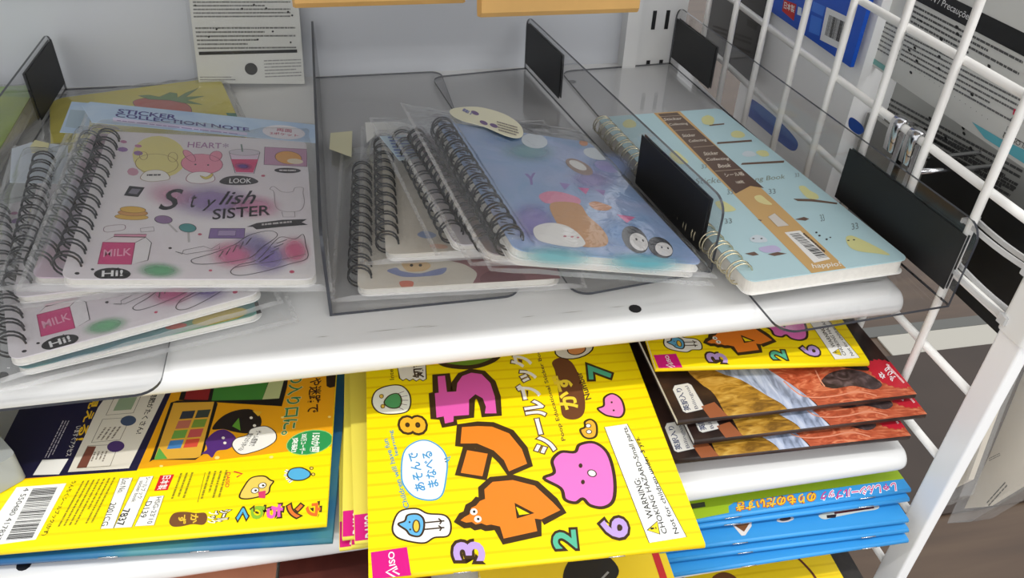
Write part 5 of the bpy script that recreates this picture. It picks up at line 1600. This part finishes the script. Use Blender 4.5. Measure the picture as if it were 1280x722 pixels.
for p in ([(405.8,1111.9),(404.3,1112.1),(406.5,1112.8)], [(403.3,1108.7),(401.9,1108.9),(404,1109.6)], [(414.9,1101.5),(413.4,1101.7),(415.7,1102.4)], [(437.1,1105.1),(435.7,1105.2),(437.8,1105.8)], [(434.7,1089.1),(433.3,1089.3),(435.5,1089.9)], [(439,1086.1),(437.6,1086.2),(439.7,1086.9)],
          [(411.3,1092.2),(410,1092.4),(412,1093)], [(408.1,1085.9),(406.8,1086.1),(408.8,1086.7)], [(429,1082.8),(427.6,1083),(429.7,1083.6)], [(371.5,1101.5),(370.2,1101.7),(372.2,1102.4)], [(375.6,1083),(374.2,1083.2),(376.3,1083.8)], [(430.8,1074.6),(429.4,1074.8),(431.5,1075.4)]): a.ell((20, 20, 20), p, 2, n=8)
for k in range(26):
    o, e = (Vector(q_) for q_ in [(482.5,1078.7),(357.9,1075.9)])
    c_ = o.lerp(e, k / 25)
    a.ell((50, 50, 50), [tuple(c_), tuple(c_ + Vector((-.25, 0))), tuple(c_ + Vector((0, .25)))], 1, n=6)
a.done('fine_print', kind='stuff')
a.poly((96, 176, 190), [(368,1069.7),(354.4,1065.8),(323.1,1066.3),(305.3,1067.5),(309.3,1074.3),(326.8,1072.6),(344.4,1070.6)], 1.5)
a.poly((120, 176, 170), [(479.9,1069),(455.4,1069),(454.3,1065.6),(479.8,1065.6)], 1.5)
a.done('teal_strip', split=True)
a.text('D', [(342.9,1085.5),(338.7,1085.8),(343.6,1088.6)], (196, 30, 70), 2, .04)
a.text('(株)', [(342.8,1081.3),(336.5,1081.6),(343.1,1084.3)], (50, 50, 50), 2)
a.text('広島', [(342.9,1076.2),(336.7,1076.5),(343.3,1079)], (60, 60, 60), 2)
a.line((60, 60, 60), [(343.5,1074.8),(325.5,1075.7)], .35, 2)
a.text('DAISO INDUSTRIES', [(343,1072),(304.5,1074.4),(343.1,1074.6)], (50, 50, 50), 2)
a.done('maker_print')
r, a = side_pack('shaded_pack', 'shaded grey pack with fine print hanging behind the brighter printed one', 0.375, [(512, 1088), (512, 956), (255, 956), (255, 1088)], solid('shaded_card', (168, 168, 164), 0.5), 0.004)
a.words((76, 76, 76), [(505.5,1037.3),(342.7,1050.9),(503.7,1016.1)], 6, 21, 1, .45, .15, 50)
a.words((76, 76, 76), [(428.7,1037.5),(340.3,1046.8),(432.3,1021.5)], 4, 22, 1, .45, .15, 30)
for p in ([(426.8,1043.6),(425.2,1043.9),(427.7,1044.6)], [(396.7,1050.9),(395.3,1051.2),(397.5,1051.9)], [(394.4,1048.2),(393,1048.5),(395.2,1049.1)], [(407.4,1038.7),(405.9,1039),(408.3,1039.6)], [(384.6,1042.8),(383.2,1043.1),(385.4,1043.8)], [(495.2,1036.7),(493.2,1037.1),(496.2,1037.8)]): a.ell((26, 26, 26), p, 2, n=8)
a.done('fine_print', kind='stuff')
side_pack('black_pack', 'flat black pack hanging behind the grid near the white post', 0.340, [(377, 1048), (377, 984), (262, 984), (262, 1048)], solid('black_card', (14, 14, 15), 0.5), 0.004)
r, a = side_pack('dark_pack', 'dark pack with rows of pale print at the back of the grid', 0.336, [(700, 1105), (700, 998), (602, 998), (602, 1105)], solid('charcoal_card', (58, 58, 58), 0.5), 0.004)
a.words((20, 20, 20), [(684.6,1007.2),(608.2,1021.4),(687.8,1021)], 4, 31, 1, .5, .1, 10)
a.shape((24, 24, 24), [(625.4,1046.1),(607.2,1047.6),(606.6,1042.3),(624.4,1040.8)], 1, smooth=False)
a.done('fine_print', kind='stuff')
side_pack('dim_pack', 'dim grey pack low behind the grid, beside the blue pill stripe', 0.356, [(465, 1032), (465, 952), (390, 952), (390, 1032)], solid('dim_card', (140, 140, 136), 0.5), 0.004)

# clear bags at the lower right, beyond the post
def clear_pack(label, x, quad, thick, rows):
    root, art = side_pack('clear_pack', label, x, quad, CLEARBAG, thick, group='clear bags hanging beyond the post')
    cy, z0 = root.location.y, root.location.z
    c = sum((Vector(q_) for q_ in quad), Vector((0, 0))) / len(quad)
    inner = [tuple(c + (Vector(q_) - c) * .80) for q_ in quad]
    n = len(inner)
    v = [(thick * s, q_[0] / 1000 - cy, q_[1] / 1000 - z0) for s in (.3, .7) for q_ in inner]
    mesh('insert', v, [tuple(range(n)), tuple(reversed(range(n, 2 * n)))] + [(i, n + i, n + (i + 1) % n, (i + 1) % n) for i in range(n)], solid('pale_insert', (232, 222, 206), 0.5), root)
    for p_ in rows: art.words((110, 108, 104), p_, 2, 3, 1, .4, .3, 8)
    art.done('fine_print', kind='stuff')
    return root
clear_pack('narrow clear bag hanging just beyond the white post', 0.352, [(272,842.2),(262.2,864.5),(272.3,936.8),(277.7,989.5),(282,996.8),(279.8,926.3)], 0.010, ())
clear_pack('wide clear bag with a sharp lower corner hanging at the right edge', 0.372, [(275.4,816.4),(261.7,835.7),(243.6,889.2),(234.3,920),(274.3,1005.5),(288.9,966.4),(279.5,879.4)], 0.016, ([(256,857.9),(252.6,881.9),(259.6,859)], [(271,883.6),(266.4,893.9),(272.6,885.2)]))
